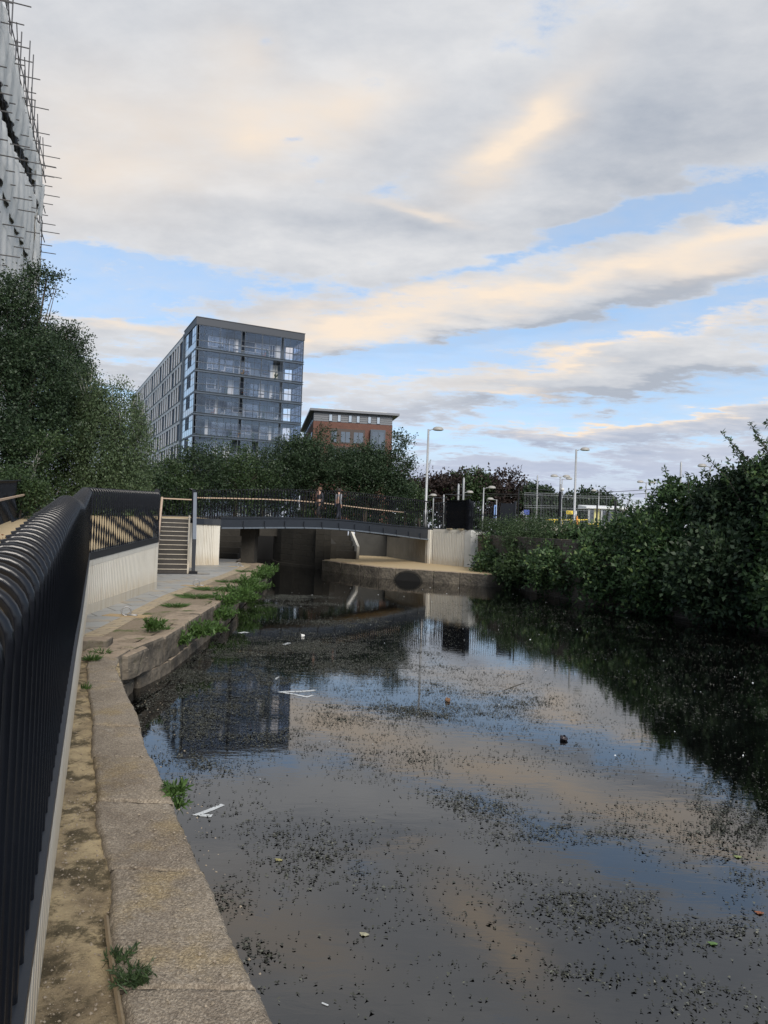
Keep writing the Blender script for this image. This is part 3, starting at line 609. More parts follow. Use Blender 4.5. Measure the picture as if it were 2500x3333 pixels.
# ================================================================== STAIRS
st0, st1 = np.array([-7.93, 25.12]), np.array([-6.98, 25.52])       # foot of the flight, left and right
up = np.array([-.27, .963]); RUN, NR, RISE = 3.25, 12, (2.62-.66)/12
TREAD = plain('worn_dark_tread', (.045, .041, .037), .85, .35, 5, .5); NOSE = plain('pale_nosing', (.42, .38, .31), .7, .25, 7, .2)
stair = empty('staircase', (*((st0+st1)/2), .66), 'straight flight of twelve dark steps with pale nosings rising from the towpath', 'stairs')
for k in range(NR):
    a = st0+up*RUN*k/NR; b = st1+up*RUN*k/NR; z = .66+RISE*(k+1)
    m_ = MB(); nx = up*(RUN/NR+.02)
    m_.prism([a, b, b+nx, a+nx], z-RISE, z-.022) if k else m_.prism([a, b, b+nx, a+nx], .66, z-.022)
    o = m_.build('step', TREAD, stair); m_ = MB(); m_.prism([a-up*.025, b-up*.025, b+up*.06, a+up*.06], z-.022, z); m_.build('nosing', NOSE, o)
    m_ = MB(); m_.prism([a+up*.06, b+up*.06, b+nx, a+nx], z-.022, z-.002); m_.build('tread', TREAD, o)
def slope(mb, a, b, za, zb, t, hgt): mb.wall(a, b, za, za+hgt, t, zb, zb+hgt)
m_ = MB(); e = (st1-st0)/np.linalg.norm(st1-st0)
slope(m_, st1+e*.035, st1+e*.035+up*RUN, .66, 2.62, .06, .14); m_.build('stringer', NOSE, stair)
m_ = MB(); slope(m_, st0-e*.035, st0-e*.035+up*RUN, .66, 2.62, .06, .14); m_.build('stringer', SLATE, stair)
hl = MB(); hl.tube([(*(st0-e*.02-up*.1), 1.50), (*(st0-e*.02+up*(RUN-.1)), 3.42)], .045, 8); tag(hl.build('handrail', WOOD), 'pale timber handrail sloping down the left side of the stairs', 'handrail')
bal = empty('stair_balustrade', (*(st1+e*.2), .66), 'black barred balustrade with a flat grey sloping rail on the right side of the stairs', 'balustrade')
r0, r1 = st1+e*.22, st1+e*.22+up*(RUN+.1)
m_ = MB(); m_.wall(r0, r1, 1.84, 1.90, .13, 3.63, 3.70); m_.build('sloping_rail', GREYST, bal)
m_ = MB(); m_.wall(r0-up*.03, r0+up*.04, .7, 1.9, .13); m_.build('newel', SLATE, bal)
m_ = MB(); m_.wall(r0, r1, .66, .86, .12, 2.5, 2.74); m_.build('bottom_plate', BLACK, bal)
m_ = MB(); m_.wall(r0-up*.14, r0+up*.16, .66, .76, .3); m_.build('foot_plate', BLACK, bal)
for k in range(20):
    f = (k+.5)/20; c = r0+(r1-r0)*f; m_ = MB(); m_.box((*c, (.8+1.86*f+1.86+1.8*f)/2), (.014, .06, (1.06-.06*f)), math.atan2(up[1], up[0])-PI/2); m_.build('baluster', BLACK, bal)
m_ = MB(); m_.prism([st0-up*.35-e*.1, st0-up*.05-e*.1, st1-up*.05+e*.8, st1-up*.35+e*.8], .6, .666); tag(m_.build('drain_channel', SLATE), 'narrow dark drain strip in the flagstones at the foot of the stairs', 'drain')

# ================================================================== LEFT ABUTMENT
ab = [np.array([-8.02, 30.3]), np.array([-7.75, 30.66]), np.array([-7.45, 30.86]), np.array([-7.1, 30.98])]
r = ribbed('bridge_abutment', 'small curved cream ribbed concrete abutment under the left end of the bridge', ab, [.66]*4, [2.40]*4, sp=.07, dpt=.035, plinth=.01, band=.01)
ribbed('x', '', [ab[-1], np.array([-7.75, 33.4])], [.66]*2, [2.4]*2, sp=.2, parent=r, rib=False)
m_ = MB(); m_.wall(ab[0]+np.array([-.1, -.2]), np.array([-7.72, 28.7]), .66, 2.45, .2); m_.build('return_wall', CONC, r)
m_ = MB()
for i in range(3): m_.wall(ab[i]+np.array([0, -.05]), ab[i+1]+np.array([.04, -.05]), 2.40, 2.64, .5, side=1)
m_.build('dark_capping', SLATE, r)
railing('dense black railing above the small curved abutment, left of the bridge', [np.array([-7.75, 28.75]), ab[0], ab[1], ab[3]], [2.6]*4, [3.84, 3.86, 3.88, 3.9], out=1, sp=.1, beam=.05)
railing('back black railing with a timber handrail, seen above the top of the stairs', [np.array([-14.5, 34.5]), np.array([-11.2, 31.8]), np.array([-8.95, 32.85])], [2.68]*3, [3.95]*3, out=-1, hand=True, beam=.06, handz=.74, sp=.15)

# ================================================================== BRIDGE
br = empty('footbridge', (-2.2, 36, 0), 'arched dark steel footbridge crossing the canal', 'bridge')
b0, b1 = np.array([-7.1, 31.0]), np.array([2.75, 41.0]); BL = np.linalg.norm(b1-b0); bt = (b1-b0)/BL; bn = np.array([-bt[1], bt[0]]); BW = 2.5
tk = [0, 2.92, 5.2, 6.7, 9.84, 11.8, BL]; ztop = [2.67, 2.80, 2.84, 2.84, 2.68, 2.62, 2.56]; zbot = [2.23, 2.34, 2.385, 2.36, 2.17, 2.04, 1.86]; zrail = [3.93, 4.15, 4.24, 4.28, 4.22, 4.18, 4.12]
NS = 28; tb = np.linspace(0, BL, NS+1); from_ = lambda y, t: float(np.interp(t, tk, y))
def sm3(y, t): return sum(from_(y, min(max(t+d_, 0), BL)) for d_ in (-1.2, -.6, 0, .6, 1.2))/5
plan = lambda t: b0+bt*t-bn*(.45*math.sin(PI*t/BL)) + bn*0       # slight outward bow in plan
def girder(name, off, side):
    m_ = MB()
    for i in range(NS):
        a, b = plan(tb[i])+bn*off, plan(tb[i+1])+bn*off
        m_.wall(a, b, sm3(zbot, tb[i])+.07, sm3(ztop, tb[i]), .05, sm3(zbot, tb[i+1])+.07, sm3(ztop, tb[i+1]), side=side)
    m_.build(name, SLATE, br)
    m_ = MB()
    for i in range(NS): m_.wall(plan(tb[i])+bn*(off-side*.05), plan(tb[i+1])+bn*(off-side*.05), sm3(ztop, tb[i]), sm3(ztop, tb[i])+.03, .14, sm3(ztop, tb[i+1]), sm3(ztop, tb[i+1])+.03, side=side)
    m_.build('edge_strip', SLATE, br)
girder('girder', 0, 1); girder('girder', BW, -1)
FLG = plain('flange_grey_steel', (.10, .12, .145), .45, .2, 6, .1)
for k in range(13):
    t0 = BL*k/13+.03; t1 = BL*(k+1)/13-.03; m_ = MB()
    a, b = plan(t0)-bn*.08, plan(t1)-bn*.08; m_.wall(a, b, sm3(zbot, t0), sm3(zbot, t0)+.065, .2, sm3(zbot, t1), sm3(zbot, t1)+.065, side=1)
    o = m_.build('bottom_flange', FLG, br); m_ = MB(); m_.wall(plan(t1+.02)-bn*.07, plan(t1+.045)-bn*.07, sm3(zbot, t1), sm3(zbot, t1)+.34, .08, side=1); m_.build('stiffener', SLATE, br)
m_ = MB()
for i in range(NS):
    a, b = plan(tb[i]), plan(tb[i+1]); z0, z1 = sm3(ztop, tb[i])-.06, sm3(ztop, tb[i+1])-.06
    m_.add([(*(a+bn*.06), z0), (*(b+bn*.06), z1), (*(b+bn*(BW-.06)), z1), (*(a+bn*(BW-.06)), z0)], [(0, 1, 2, 3)])
    m_.add([(*(a+bn*.06), z0-.18), (*(b+bn*.06), z1-.18), (*(b+bn*(BW-.06)), z1-.18), (*(a+bn*(BW-.06)), z0-.18)], [(0, 1, 2, 3)])
m_.build('deck', BUFF, br)
tt2 = np.linspace(0, BL, 9)
def brail(label, off, outd, hand): return railing(label, [plan(t)+bn*off for t in tt2], [sm3(ztop, t)+.03 for t in tt2], [from_(zrail, t) for t in tt2], sp=.175, out=outd, beam=.02, beamw=.06, hand=hand, wave=.2, handz=.84)
brail('black curved-bar parapet along the canal side of the bridge facing the camera', .03, 1, False)
brail('black parapet on the far side of the bridge with a pale timber handrail', BW-.03, -1, True)

# ================================================================== RIGHT ABUTMENT, LEDGE, LOCK STONEWORK
ra = ribbed('bridge_abutment', 'pale ribbed concrete abutment wall under the right end of the bridge', [np.array([2.84, 40.7]), np.array([4.42, 38.7])], [.57]*2, [2.56]*2, sp=.13, dpt=.06, plinth=.22, band=.16, th=.4)
m_ = MB(); m_.wall(np.array([2.46, 41.0]), np.array([2.80, 40.72]), .5, 2.5, .5, side=1); m_.wall(np.array([2.62, 40.8]), np.array([2.74, 40.7]), .5, 2.5, .1, side=-1); m_.build('pilaster', CONC, ra)
m_ = MB(); m_.wall(np.array([4.44, 38.66]), np.array([4.72, 38.32]), .4, 2.57, .42, side=1); m_.wall(np.array([4.72, 38.32]), np.array([5.75, 38.2]), .3, 2.5, .4, side=1); m_.build('plain_return', plain('plain_pale_concrete', (.50, .50, .47), .8, .2, 2.5, .2), ra)
ribbed('bridge_abutment', 'shadowed ribbed wall in the back under the right end of the bridge', [np.array([.2, 48.2]), np.array([2.44, 41.1])], [.57]*2, [2.2]*2, sp=.28, dpt=.06, plinth=.2, band=.2, m=plain('shade_toned_concrete', (.27, .25, .21), .85, .25, 1.5, .2))  # shade under the deck is put into this concrete's darker colour
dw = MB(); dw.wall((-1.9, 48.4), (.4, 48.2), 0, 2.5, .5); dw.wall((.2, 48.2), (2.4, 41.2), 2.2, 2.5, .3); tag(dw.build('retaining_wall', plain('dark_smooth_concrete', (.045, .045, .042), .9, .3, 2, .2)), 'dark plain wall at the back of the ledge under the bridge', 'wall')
lg = empty('canal_ledge', (0, 36, 0), 'low stone ledge along the water under the right half of the bridge', 'ledge')
lp = [(-3.4, 40.4), (-2.2, 38.6), (-1.1, 36.9), (-.14, 35.75), (.7, 35.15), (1.5, 34.8), (2.5, 34.2), (3.7, 33.65), (4.9, 32.8)]
m_ = MB(); m_.prism(lp+[(6.2, 33.5), (6.2, 38.6), (2.7, 41.2), (.4, 48.4), (-3.4, 48.4)], -.6, .545); m_.build('stone_face', STONE, lg)
top = [(-3.3, 40.55), (-2.1, 38.8), (-1.0, 37.1), (-.05, 35.95), (.75, 35.35), (1.55, 35.0), (2.55, 34.4), (3.75, 33.85), (4.9, 33)]
m_ = MB(); m_.prism(top+[(6.0, 33.6), (6.0, 38.3), (2.7, 41.15), (.4, 48.3), (-3.3, 48.3)], .5, .575); m_.build('sandy_top', BUFF, lg)
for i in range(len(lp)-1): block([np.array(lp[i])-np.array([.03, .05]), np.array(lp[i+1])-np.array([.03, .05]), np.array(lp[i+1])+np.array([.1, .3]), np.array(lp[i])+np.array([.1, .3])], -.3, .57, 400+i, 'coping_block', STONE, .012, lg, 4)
# culvert mouth: a dark arch in the ledge face
cv = empty('culvert', (.95, 34.9, 0), 'dark round-topped culvert mouth in the stone ledge at the water line', 'culvert')
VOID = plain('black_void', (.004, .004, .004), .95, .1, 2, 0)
m_ = MB(); c0 = np.array([1.35, 34.72]); dd = np.array([.93, -.37]); vs_ = []
for k in range(15):
    a = PI*k/14; p = c0+dd*math.cos(a)*.64; vs_.append((p[0]-.08, p[1]-.16, max(-.05, .43*math.sin(a))))
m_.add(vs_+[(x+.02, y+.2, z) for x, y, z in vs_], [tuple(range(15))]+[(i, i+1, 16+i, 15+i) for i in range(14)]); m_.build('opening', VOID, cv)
m_ = MB()
for k in range(14):
    a, b = PI*k/14+.02, PI*(k+1)/14-.02
    V = []
    for rr in (.66, .74):
        for an in (a, b): p = c0+dd*math.cos(an)*rr; V += [(p[0]-.085, p[1]-.165, (.44+(rr-.66))*math.sin(an)-.03), (p[0], p[1]+.1, (.44+(rr-.66))*math.sin(an)-.03)]
    m_.add(V, [(0, 2, 6, 4), (1, 3, 7, 5), (0, 1, 3, 2), (4, 5, 7, 6), (0, 1, 5, 4), (2, 3, 7, 6)])
m_.build('arch_ring', DSTONE, cv)
# old lock stonework seen under the deck
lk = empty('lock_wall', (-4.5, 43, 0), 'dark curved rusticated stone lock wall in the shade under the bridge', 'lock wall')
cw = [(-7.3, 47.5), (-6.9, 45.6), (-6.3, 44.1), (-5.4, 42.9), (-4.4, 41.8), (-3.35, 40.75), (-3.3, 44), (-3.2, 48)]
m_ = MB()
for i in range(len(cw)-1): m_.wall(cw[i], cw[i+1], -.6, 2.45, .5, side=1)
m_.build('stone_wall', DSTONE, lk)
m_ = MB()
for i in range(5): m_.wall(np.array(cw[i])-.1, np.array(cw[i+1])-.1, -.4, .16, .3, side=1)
m_.build('footing', DAMPSHADE, lk)
hd = empty('lock_opening', (-8, 47, 0), 'black opening of the lock chamber beyond the bridge', 'opening')
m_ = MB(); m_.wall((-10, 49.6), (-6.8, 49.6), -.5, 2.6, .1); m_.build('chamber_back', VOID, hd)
m_ = MB(); m_.wall((-8.9, 45.2), (-6.6, 45.4), 1.72, 2.3, .5); m_.build('lintel', DAMPSHADE, hd)
m_ = MB(); m_.wall((-9.6, 49), (-9.1, 45), -.5, 2.5, .4); m_.build('chamber_wall', DSTONE, hd)
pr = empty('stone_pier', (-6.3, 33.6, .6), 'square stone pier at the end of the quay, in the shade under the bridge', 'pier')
m_ = MB(); m_.prism([(-6.62, 33.3), (-5.98, 33.2), (-5.95, 33.9), (-6.6, 34)], .6, 1.9); m_.build('shaft', DAMPSHADE, pr)
m_ = MB(); m_.prism([(-6.68, 33.25), (-5.93, 33.15), (-5.9, 33.95), (-6.66, 34.05)], 1.9, 2.42); m_.build('cap', DAMPSHADE, pr)
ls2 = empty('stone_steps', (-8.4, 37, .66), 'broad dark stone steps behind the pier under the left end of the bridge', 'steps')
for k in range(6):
    m_ = MB(); y = 36.2+k*.42; m_.prism([(-9.9, y), (-7.35, y), (-7.35, y+.46), (-9.9, y+.46)], .6, .66+.29*(k+1)); m_.build('step', DAMPSHADE, ls2)
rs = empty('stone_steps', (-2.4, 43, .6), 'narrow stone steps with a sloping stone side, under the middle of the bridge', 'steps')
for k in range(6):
    m_ = MB(); x0 = -3.0+.0*k; y = 42.6+k*.45; x = -2.55-.12*k; m_.prism([(x-.75, y), (x+1.0-.05*k, y), (x+1.0-.05*k, y+.5), (x-.75, y+.5)], .5, .75+.3*(k+1)); m_.build('step', DAMPSHADE, rs)
m_ = MB(); m_.wall((-2.9, 42.1), (-4.15, 44.8), .5, 1.45, .35, .5, 2.5); m_.build('sloping_side', DAMPSHADE, rs)
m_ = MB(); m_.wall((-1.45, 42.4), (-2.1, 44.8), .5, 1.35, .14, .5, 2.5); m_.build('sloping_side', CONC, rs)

# ================================================================== RIGHT BANK WALL AND FENCES
def f_brick(s):
    c = s.co(); br_ = s.n('ShaderNodeTexBrick'); s.put(br_.inputs['Vector'], s.map(c, rot=(R_(90), 0, 0))); br_.inputs['Scale'].default_value = 1
    br_.inputs['Brick Width'].default_value = .225; br_.inputs['Row Height'].default_value = .075; br_.inputs['Mortar Size'].default_value = .008
    s.put(br_.inputs['Color1'], (.12, .085, .065)); s.put(br_.inputs['Color2'], (.075, .06, .05)); s.put(br_.inputs['Mortar'], (.19, .17, .15))
    n = s.noise(c, 2.5, 7, .7); s.bsdf(s.mix(s.m('MULTIPLY', n, .8), br_.outputs[0], (.09, .08, .06)), .9, s.m('ADD', s.m('MULTIPLY', br_.outputs['Fac'], -1), n), .6, .02, .3)
OBRICK = mat('old_dark_brick', f_brick)
m_ = MB()
wp = [(5.5, 38.0), (5.9, 35.5), (6.5, 32.5), (7.6, 28.8), (9.2, 25.2), (10.9, 21.8), (12.3, 18.), (13.4, 12), (14, 5), (14.5, -25)]
for a, b in zip(wp[:-1], wp[1:]): m_.wall(a, b, -.8, 2.35, .45, side=-1)
tag(m_.build('canal_wall', OBRICK), 'old dark brick canal wall on the right bank, mostly hidden by bushes', 'wall')
STRT = [np.array([2.85, 41.05]), np.array([3.52, 40.0])]
railing('black barred fence on top of the right abutment, joining the bridge parapet', STRT, [2.57]*2, [4.05, 4.1], out=1, sp=.15, beam=.03, beamw=.06)
bx = empty('steel_gate_screen', (4.0, 39.3, 2.57), 'solid black steel screen box standing on top of the right abutment', 'screen')
m_ = MB(); m_.prism([(3.52, 39.95), (4.55, 38.6), (4.9, 38.85), (3.85, 40.2)], 2.63, 4.16); m_.build('panel', BLACK, bx)
m_ = MB(); m_.wall((3.45, 39.98), (4.52, 38.56), 4.16, 4.2, .06); m_.build('top_rail', BLACK, bx)
m_ = MB(); m_.wall((4.50, 38.56), (4.62, 38.44), 2.57, 4.24, .1); m_.build('corner_post', BLACK, bx)
for f in (.2, .75):
    m_ = MB(); m_.box((3.52+1.03*f, 39.93-1.35*f, 2.6), (.32, .3, .06), -.9); m_.build('foot', plain('foot_concrete', (.3, .25, .17)), bx)
railing('black barred fence between the two solid black screens, right of the bridge', [np.array([4.62, 38.5]), np.array([6.25, 38.2])], [2.57]*2, [4.14, 4.08], out=1, sp=.115, beam=.03, beamw=.06)
b2_ = empty('steel_gate_screen', (6.7, 38.2, 2.57), 'solid black steel screen half hidden by weeds, right of the barred fence', 'screen')
m_ = MB(); m_.prism([(6.27, 38.25), (7.0, 38.05), (7.1, 38.3), (6.4, 38.5)], 2.6, 4.08); m_.build('panel', BLACK, b2_)
m_ = MB(); m_.wall((6.95, 38.1), (7.05, 38.05), 2.57, 4.2, .1); m_.build('corner_post', BLACK, b2_)
m_ = MB(); m_.wall((3.3, 42.9), (6.9, 42.2), 3.45, 3.52, .06)
for k in range(28): m_.box((3.3+k*.133, 42.9-k*.026, 3.3), (.035, .035, 1.45), .2)
tag(m_.build('back_fence', BLACK), 'lower black fence seen through the barred fence beyond the right abutment', 'fence')

# ================================================================== GLAZED APARTMENT BLOCK
def glassmat(name, refl, tint, rough=.03, body=(.02, .025, .03), tr=0.):
    def f(s):
        g = s.n('ShaderNodeBsdfGlossy'); s.put(g.inputs[0], tint); g.inputs['Roughness'].default_value = rough
        if tr: b = s.n('ShaderNodeBsdfTransparent'); s.put(b.inputs[0], (tr, tr, tr*1.02))
        else: b = s.n('ShaderNodeBsdfDiffuse'); s.put(b.inputs[0], body)
        fr = s.n('ShaderNodeFresnel'); fr.inputs[0].default_value = 1.45; k = s.m('ADD', s.m('MULTIPLY', fr.outputs[0], .12 if name.startswith('dark') else .8), refl, clamp=True)
        mx_ = s.n('ShaderNodeMixShader'); s.put(mx_.inputs[0], k); s.nt.links.new(b.outputs[0], mx_.inputs[1]); s.nt.links.new(g.outputs[0], mx_.inputs[2])
        o = s.n('ShaderNodeOutputMaterial'); s.nt.links.new(mx_.outputs[0], o.inputs[0])
    return mat(name, f)
GL_CLEAR = glassmat('clear_balcony_glass', .045, (.62, .74, .9), .02, tr=.93)
GL_WIN = glassmat('window_glass', .12, (.8, .88, 1), .05, (.03, .04, .055))
GL_DARK = glassmat('dark_window_glass', .02, (.7, .75, .85), .08, (.018, .022, .03))
GL_SKY = glassmat('reflective_panel_glass', .3, (.9, .95, 1), .06, (.25, .30, .36))
CLAD = plain('pale_grey_cladding', (.54, .54, .55), .6, .08, .3, .05)
SLAB = plain('blue_grey_slab_edge', (.045, .068, .098), .5, .1, .5, .05)
BACKW = plain('balcony_back_wall', (.10, .13, .165), .7, .12, .5, .05)
PANEL = plain('pale_blind', (.66, .66, .63), .7, .1, .8, .05)
SOFF = plain('balcony_soffit', (.23, .24, .25), .8, .1, .5, .05)
C0 = np.array([-27.63, 101.0]); ea = np.array([.897, .441]); eb = np.array([-.441, .897]); LA, LB, ROOF, STH = 16.1, 76.0, 31.45, 3.1
apt = empty('apartment_block', (*C0, 2.56), 'tall glass-fronted apartment block with a long grey side of narrow windows', 'apartment block')
Q = lambda a, b: C0+ea*a+eb*b
rr = np.random.default_rng(3)
def pane(mb, a0, b0, a1, b1, z0, z1, t=.04): mb.wall(Q(a0, b0), Q(a1, b1), z0, z1, t)
# core, roof, slabs
m_ = MB(); m_.prism([Q(2.0, 1.9), Q(LA-2.2, 1.9), Q(LA-2.2, LB), Q(2.0, LB)], 2.5, ROOF-1.05)
m_.build('core_wall', BACKW, apt)
m_ = MB(); m_.prism([Q(-.12, -.12), Q(LA+.1, -.12), Q(LA+.1, 5.2), Q(5, 9.2), Q(-.12, 9.2)], ROOF-1.0, ROOF); m_.build('parapet', plain('parapet_slate', (.03, .037, .05), .55, .08, .4), apt)
m_ = MB(); m_.prism([Q(-.18, -.18), Q(LA+.16, -.18), Q(LA+.16, 5.3), Q(5, 9.3), Q(-.18, 9.3)], ROOF, ROOF+.1); m_.build('roof_edge', SLATE, apt)
floors = [ROOF-.95-.28-STH*k+0 for k in range(1, 10)]                 # floor levels
for k, z in enumerate(floors):
    m_ = MB(); m_.prism([Q(-.02, -.02), Q(LA, -.02), Q(LA, 5.0), Q(5, 9.0), Q(-.02, 9.0)], z-.26, z); fl = m_.build('floor_slab', SLAB, apt)
    m_ = MB()
    for dz in (-.30, .02): m_.wall(Q(-.1, -.1), Q(LA+.08, -.1), z+dz, z+dz+.07, .14); m_.wall(Q(LA+.08, -.1), Q(LA+.08, 4.9), z+dz, z+dz+.07, .14)
    m_.build('slab_rail', SLAB, fl)
    m_ = MB(); m_.prism([Q(.1, .1), Q(LA-.1, .1), Q(LA-.1, 4.9), Q(.1, 4.9)], z-.262-.02, z-.262); m_.build('soffit', SOFF, fl)
ztops = [ROOF-1.0]+[z-.30 for z in floors[:-1]]
MUL = plain('mullion', (.038, .055, .078), .45, .1, 2, .05); LT = plain('light_frame', (.48, .5, .52), .5, .1, 2, .05)
furn_cols = [plain('furn_rust', (.28, .10, .05)), plain('furn_white', (.6, .6, .58)), plain('furn_dark', (.04, .045, .05)), plain('furn_tan', (.35, .24, .14)), LF_MID]
for k, (z0, z1) in enumerate(zip(floors, ztops)):
    if z1 < 5: continue
    # outer glass skin with mullions
    joints_ = [0, .35, 3.4, 6.5, 7.0+.1*math.sin(k), 9.6, 12.6, 12.95, LA]
    m_ = MB()
    for j in joints_: m_.wall(Q(j-.035, -.02), Q(j+.035, -.02), z0, z1, .09)
    m_.wall(Q(0, -.03), Q(LA, -.03), z0+1.02, z0+1.13, .08); m_.wall(Q(0, -.03), Q(LA, -.03), z1-.07, z1, .09)
    for j in np.arange(1.1, LA-.5, 1.07): m_.wall(Q(j-.016, -.02), Q(j+.016, -.02), z0, z1, .05)
    m_.wall(Q(0, -.03), Q(LA, -.03), z0+2.0, z0+2.035, .04)
    m_.wall(Q(LA, 0), Q(LA, 4.8), z0+1.06, z0+1.11, .05); m_.wall(Q(LA, 0), Q(LA, 4.8), z0+1.9, z0+1.95, .04)
    for b in (1.2, 2.5, 4.8): m_.wall(Q(LA, b-.03), Q(LA, b+.03), z0, z1, .07)
    m_.build('mullion', MUL, apt)
    for a0, a1 in zip(joints_[:-1], joints_[1:]):
        if a1-a0 < .7: continue
        if (k, round(a0)) in ((1, 10), (5, 3), (5, 7)): m_ = MB(); pane(m_, a0, -.01, a1-(1.2 if k == 1 else .9), -.01, z0, z1); m_.build('balcony_glass', GL_CLEAR, apt); continue
        m_ = MB(); pane(m_, a0+.04, -.01+.02*(round(a0) % 2), a1-.04, -.01+.02*(round(a0) % 2), z0, z1, .012); m_.build('balcony_glass', GL_CLEAR, apt)
    m_ = MB(); pane(m_, LA, .05, LA, 4.8, z0, z1, .012); m_.build('balcony_glass', GL_CLEAR, apt)
    # inner facade: windows and blinds (set back 1.9 m)
    x = 2.0
    while x < LA-2.6:
        wd = float(rr.choice([.9, 1.3, 1.7, 2.2])); wd = min(wd, LA-2.4-x); kind = rr.choice(['win', 'win', 'grid', 'blind', 'wall'], p=[.26, .15, .27, .22, .10])
        m_ = MB()
        if kind in ('win', 'grid'):
            zz0, zz1 = z0+(.05 if rr.random() < .6 else .9), z0+2.35; o = None
            m_.wall(Q(x+.06, 1.87), Q(x+wd-.06, 1.87), zz0, zz1, .03); o = m_.build('window', GL_WIN if rr.random() < .6 else GL_DARK, apt)
            m_ = MB(); n = 1 if kind == 'win' else 2
            for i in range(n+1): u = x+.06+(wd-.12)*i/n; m_.wall(Q(u-.03, 1.84), Q(u+.03, 1.84), zz0, zz1, .06)
            for i in range((3 if kind == 'grid' else 2)+1): zq = zz0+(zz1-zz0)*i/(3 if kind == 'grid' else 2); m_.wall(Q(x+.06, 1.84), Q(x+wd-.06, 1.84), zq-.025, zq+.025, .06)
            m_.build('frame', LT if rr.random() < .6 else MUL, o)
        elif kind == 'blind':
            m_.wall(Q(x+.08, 1.86), Q(x+wd*.55, 1.86), z0+.05, z0+2.5, .05); m_.build('blind', PANEL, apt)
        x += wd
    for _ in range(5):
        a = rr.uniform(.8, LA-1.5); h = rr.uniform(.4, 1.15); m_ = MB(); c = Q(a, rr.uniform(.5, 1.3)); typ = rr.integers(3)
        if typ == 0:      # chair
            m_.box((*c, z0+.42), (.5, .5, .07), .4); m_.box((*(c+.2), z0+.7), (.07, .5, .5), .4)
            for i in (-.2, .2):
                for j in (-.2, .2): m_.box((c[0]+i, c[1]+j, z0+.2), (.04, .04, .4))
        elif typ == 1:    # table
            m_.lathe((*c, z0), [(.02, .7), (.45, .7), (.45, .74), (.0, .74)], 12); m_.tube([(*c, z0), (*c, z0+.7)], .04, 6); m_.lathe((*c, z0), [(.25, 0), (.22, .03), (.02, .05)], 10)
        else:             # planter with a bush
            m_.lathe((*c, z0), [(.16, 0), (.22, .35), (.2, .36), (0, .33)], 10)
            for i in range(14): q = rr.normal(size=3)*np.array([.16, .16, .3]); m_.tube([(*c, z0+.33), (c[0]+q[0], c[1]+q[1], z0+.6+abs(q[2])*1.6)], [.02, .05], 4)
        m_.build(('balcony_chair', 'balcony_table', 'planter')[typ], furn_cols[int(rr.integers(4))] if typ < 2 else LF_MID, apt)
    # narrow glazed return at the corner, on the long side
    for j in range(3):
        b0_, b1_ = .12+j*2.9, .05+(j+1)*2.9
        for h0, h1 in ((0, .95), (1.0, 2.0), (2.05, z1-z0-.04)):
            m_ = MB(); pane(m_, -.02, b0_, -.02, b1_-.05, z0+h0+.02, z0+h1, .03); o = m_.build('corner_pane', GL_SKY if not (j == 1 and h0 > .5) else GL_DARK, apt)
    m_ = MB()
    for j in (0, 1.45, 2.93, 4.3, 5.83, 7.3, 8.75): m_.wall(Q(.02, j), Q(.02, j+.12), z0, z1, .12)
    for h in (.97, 2.02): m_.wall(Q(-.01, 0), Q(-.01, 8.9), z0+h, z0+h+.05, .08)
    m_.build('mullion', MUL, apt)
m_ = MB()
for a, b in ((0, .05), (LA-.02, .05), (LA-.02, 4.85)): m_.tube([(*Q(a, b), 3), (*Q(a, b), ROOF-.9)], .09, 6)
m_.build('corner_post', MUL, apt)
# long facade: piers and spandrels in front of recessed windows
ZF = ROOF-.55; B0 = 9.0
m_ = MB(); m_.prism([Q(-.25, B0), Q(.5, B0), Q(.5, B0+.5), Q(-.25, B0+.5)], 2.5, ZF+.1); m_.build('return_pier', SLAB, apt)
m_ = MB(); m_.prism([Q(.3, B0+.4), Q(2.4, B0+.4), Q(2.4, LB), Q(.3, LB)], 2.5, ZF-.3); m_.build('backing_wall', BACKW, apt)
FC = MB(); wins = []; GX = MB()
fz = [ROOF-.95-.28-STH*k for k in range(1, 10)]
for k, z in enumerate(fz):
    top_ = z+STH-.45 if k else ZF-.62
    FC.wall(Q(-.1, B0+.5), Q(-.1, LB), top_, z+STH-.0 if k else ZF, .3, side=-1)
    GX.wall(Q(-.16, B0+.5), Q(-.16, LB), z+.0, z+.07, .1)
    b = B0+.5; pat = [(.5, 2.6), (.8, 1.3), (.75, 1.3), (.8, 1.7)]; i = int(k*1.7) % 3
    while b < LB-2:
        pr_, wd = pat[i % 4]; i += 1; pr_ += rr.uniform(-.1, .35)
        FC.wall(Q(-.1, b), Q(-.1, b+pr_), z, top_, .22, side=-1); wins.append((b+pr_, b+pr_+wd, z, top_)); b += pr_+wd
    FC.wall(Q(-.1, b), Q(-.1, LB), z, top_, .3, side=-1)
FC.build('grey_facade', CLAD, apt); GX.build('floor_line', SLAB, apt)
wins.sort(key=lambda q: q[0]); rest = MB()
for i, (u, v, z, t_) in enumerate(wins):
    tgt = MB() if i < 100 else rest
    tgt.wall(Q(.0, u), Q(.0, v), z, t_, .04)
    if i < 100: o = tgt.build('window', GL_DARK, apt)
tag(rest.build('window', GL_DARK, apt), kind='stuff')
m_ = MB(); m_.prism([Q(-.15, B0+.3), Q(5, B0+.3), Q(5, LB), Q(-.15, LB)], ZF, ZF+.12); m_.build('roof_edge', SLATE, apt)
m_ = MB(); m_.prism([Q(.2, 5), Q(LA-2, 5), Q(LA-2, LB), Q(.2, LB)], ZF-.3, ZF-.05); m_.build('roof', BACKW, apt)

